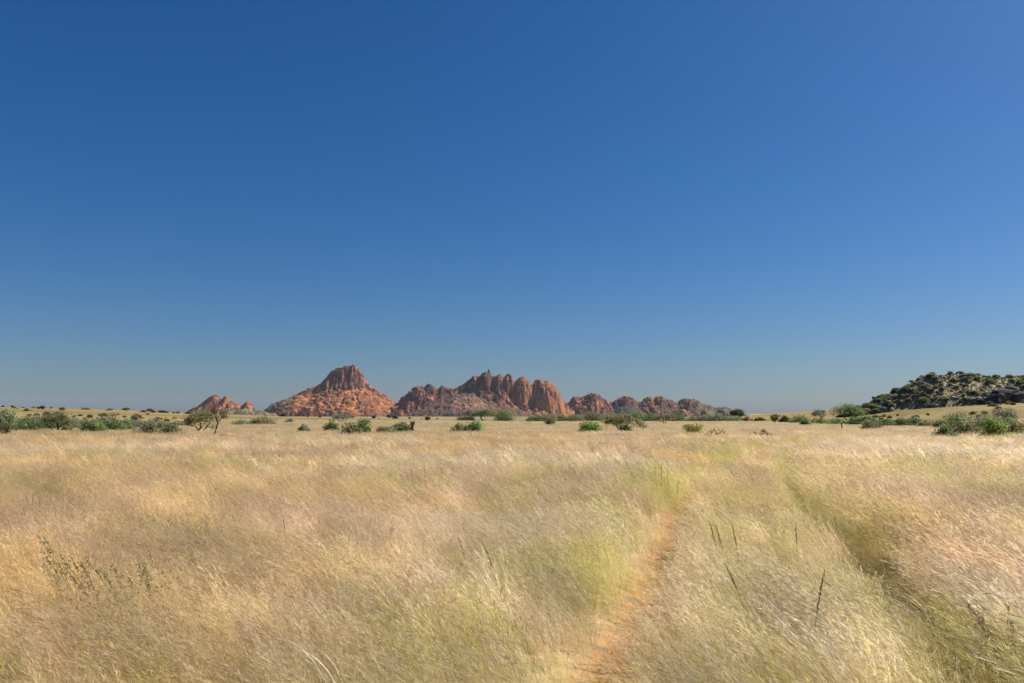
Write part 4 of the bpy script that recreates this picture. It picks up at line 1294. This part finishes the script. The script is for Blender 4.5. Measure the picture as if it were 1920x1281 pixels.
def silver_tuft(px, py, hpx, wpx, label, seed, n=14, group=None, tint=(0.88, 0.86, 0.74), lean=-0.8):
    """tuft of broad bleached blades that bow with the wind"""
    x, y = emerge(px, py, 0.40); z = float(terrain(x, y)); r = np.random.default_rng(seed)
    s = y / FPX; h = 0.40 + hpx * s
    e = empty('silver_grass_tuft', (x, y, z)); tag(e, label, 'grass', group)
    for k in range(n):
        so = Soup()
        L_ = h * r.uniform(0.8, 1.2)
        d = np.array([lean * wpx * s * r.uniform(0.8, 2.4), r.normal() * 0.08, 0])
        if r.random() < 0.2: d[0] *= -0.4
        t = np.linspace(0, 1, 8)[:, None]
        p = np.array([r.normal() * 0.03, r.normal() * 0.03, 0])
        pts = p + np.array([0, 0, 1.0]) * L_ * (t - 0.34 * t ** 3) + d * t ** 1.7
        w = r.uniform(0.0018, 0.0036) * max(1.0, y / 7)
        a_ = r.uniform(-0.6, 0.6); side = np.array([0.35 + 0.3 * a_, 0.8, -0.3 + a_])
        ws = w * np.sin(np.linspace(0.5, 3.1, 8))[:, None]
        v = np.stack([pts - side * ws, pts + side * ws + np.array([0, 0.0006, 0])], 1).reshape(-1, 3)
        f = []
        for i in range(7): f += [[2 * i, 2 * i + 1, 2 * i + 3], [2 * i, 2 * i + 3, 2 * i + 2]]
        so.add(v, f, np.ones(3) * r.uniform(0.8, 1.08))
        o = so.build('blade', M_BLADE, e); o['tint'] = [*tint, 1]
    return e


weed(178, 1090, [(68, 984), (86, 980), (60, 1012), (96, 1030), (84, 1050)], 'leaning dark-seeded weed with the longest stalks on the open left of the field', 1)
weed(225, 1098, [(118, 1014), (144, 1018), (112, 1044), (166, 1026), (138, 1056)], 'spreading dark-seeded weed beside the one with the longest stalks', 2)
weed(268, 1092, [(172, 1018), (210, 1036), (196, 1050), (242, 1064)], 'dark-seeded weed nearest the small spiky weed', 3)
weed(305, 1078, [(246, 1037), (268, 1033), (276, 1048)], 'small spiky weed with three dark stalks', 4)
weed(1905, 1155, [(1832, 1087), (1868, 1080), (1850, 1112), (1888, 1112)], 'dark-seeded weed in the tall grass beyond the shaded rut', 5)
SG = 'dark seed spikes, cluster'
for px, pt, pb, ln, ear in [(55, 930, 948, -.1, .4), (62, 926, 946, -.02, .4), (76, 929, 950, -.05, .4), (84, 934, 952, .02, .4),
                            (1232, 872, 898, -.05, .35), (1240, 870, 898, 0, .35), (1252, 874, 898, 0, .4), (1266, 890, 906, .12, .4),
                            (775, 872, 896, -.06, .35), (798, 870, 896, -.03, .35), (812, 874, 896, -.05, .35), (828, 876, 898, 0, .35), (848, 872, 896, .03, .35),
                            (1350, 978, 1015, -.15, .3), (1362, 984, 1018, -.15, .3), (1388, 982, 1022, -.12, .3), (1494, 978, 1016, 0, .35), (1556, 900, 918, -.05, .4), (303, 1016, 1034, -.25, .4), (882, 1012, 1030, -.2, .4), (540, 968, 985, -.1, .35)]:
    lb = {55: 0, 62: 0, 76: 0, 84: 0, 1232: 1, 1240: 1, 1252: 1, 1266: 1, 775: 2, 798: 2, 812: 2, 828: 2, 848: 2, 1350: 3, 1362: 3, 1388: 3, 1494: 4, 1556: 5, 303: 6, 882: 7, 540: 8}[px]
    seed_spike(px, pt, pb, ['thin dark seed spike of the foursome beyond the dark-seeded weeds', 'thin dark seed spike of the foursome by the bend of the sandy rut', 'thin dark seed spike in the row of five far out in the field', 'thin leaning seed spike of the trio on the strip between the ruts', 'upright thin seed spike alone on the strip near the shaded rut', 'short seed spike just beyond the shaded rut', 'short leaning seed spike behind the small spiky weed', 'short leaning seed spike near the thick dark spike', 'short seed spike alone in the broad tan grass'][lb], SG + ' %d' % lb if lb < 4 else None, ln, ear)
seed_spike(936, 1022, 1046, 'thick dark seed spike alone in the tan grass left of the sandy rut', None, -0.25, 0.5)
seed_spike(1516, 1068, 1165, 'tall dark seed spike on the strip between the ruts', None, 0.12, 0.33)
seed_spike(1414, 1058, 1125, 'leaning seed spike beside the tall spike between the ruts', None, -0.25, 0.25)
silver_tuft(660, 1215, 75, 95, 'large tuft of bleached white blades bowing in the wind', 11, 9, tint=(0.82, 0.77, 0.62))
silver_tuft(722, 1048, 42, 40, 'small bleached tuft with two bowed blades near a wider tuft', 12, 5)
silver_tuft(822, 1050, 34, 50, 'wider bleached tuft left of the thick dark spike', 13, 12)
silver_tuft(516, 880, 22, 22, 'dense white grass tuft glowing above the field', 14, 26)
silver_tuft(870, 1030, 18, 26, 'faint bleached tuft between the wider tuft and the thick dark spike', 15, 4)
SW = 'bleached tufts far out in the field'
for k, (px, py, h, w, n_) in enumerate([(40, 895, 22, 16, 9), (130, 872, 14, 14, 6), (160, 898, 14, 26, 5), (395, 868, 14, 18, 6), (350, 872, 10, 12, 5), (590, 908, 12, 20, 6), (450, 868, 10, 14, 5), (230, 858, 8, 12, 5), (560, 866, 9, 12, 5), (1020, 856, 10, 12, 7), (1640, 842, 9, 14, 6), (1690, 840, 10, 14, 8), (1760, 846, 10, 12, 6), (1800, 868, 10, 14, 6), (1560, 838, 9, 12, 5), (1220, 820, 7, 12, 6), (1418, 826, 8, 22, 10), (1450, 828, 7, 20, 8), (1890, 836, 8, 18, 8), (760, 862, 9, 18, 6), (905, 866, 10, 14, 6), (1180, 836, 8, 12, 6)]):
    lb = '%s bleached white tuft far out in the field %s' % ('bushy' if n_ > 7 else 'thin', 'on the side of the rocky hill' if px > 1500 else 'near the dead brushwood heaps' if px > 1100 else 'before the mountains' if px > 440 else 'on the side of the bare tree')
    silver_tuft(px, py, h, w, lb, 40 + k, n_, lb)
silver_tuft(1815, 1250, 70, 60, 'drooping grey straw clump at the edge of the shaded rut', 31, 22, tint=(0.70, 0.62, 0.50), lean=-0.7)
silver_tuft(1745, 1075, 24, 50, 'silvery plume clump hanging over the shaded rut', 32, 16, tint=(0.80, 0.72, 0.62), lean=-0.9)
silver_tuft(1185, 1240, 62, 40, 'single bleached straw beside the sandy rut', 33, 2, tint=(0.80, 0.74, 0.66), lean=-0.9)

# ---------------------------------------------------------------- dusty air
def build_haze():
    m, nt, N, L, out = new_mat('dusty_air')
    pv = N.new('ShaderNodeVolumePrincipled')
    pv.inputs['Color'].default_value = (0.80, 0.87, 1.0, 1)
    pv.inputs['Density'].default_value = HAZE_DENSITY
    pv.inputs['Anisotropy'].default_value = 0.0
    L.new(pv.outputs[0], out.inputs['Volume'])
    x0, x1, y0, y1, z0, z1 = -31000, 31000, -7000, 31000, -4.0, 760.0
    v = [(x, y, z) for z in (z0, z1) for y in (y0, y1) for x in (x0, x1)]
    f = [[0, 2, 3, 1], [4, 5, 7, 6], [0, 1, 5, 4], [2, 6, 7, 3], [0, 4, 6, 2], [1, 3, 7, 5]]
    o = link('haze', make_mesh('haze', v, f, m))
    tag(o, 'thin dusty air over the whole plain', 'haze', kind='stuff')


HAZE_DENSITY = 0.8e-5
build_haze()
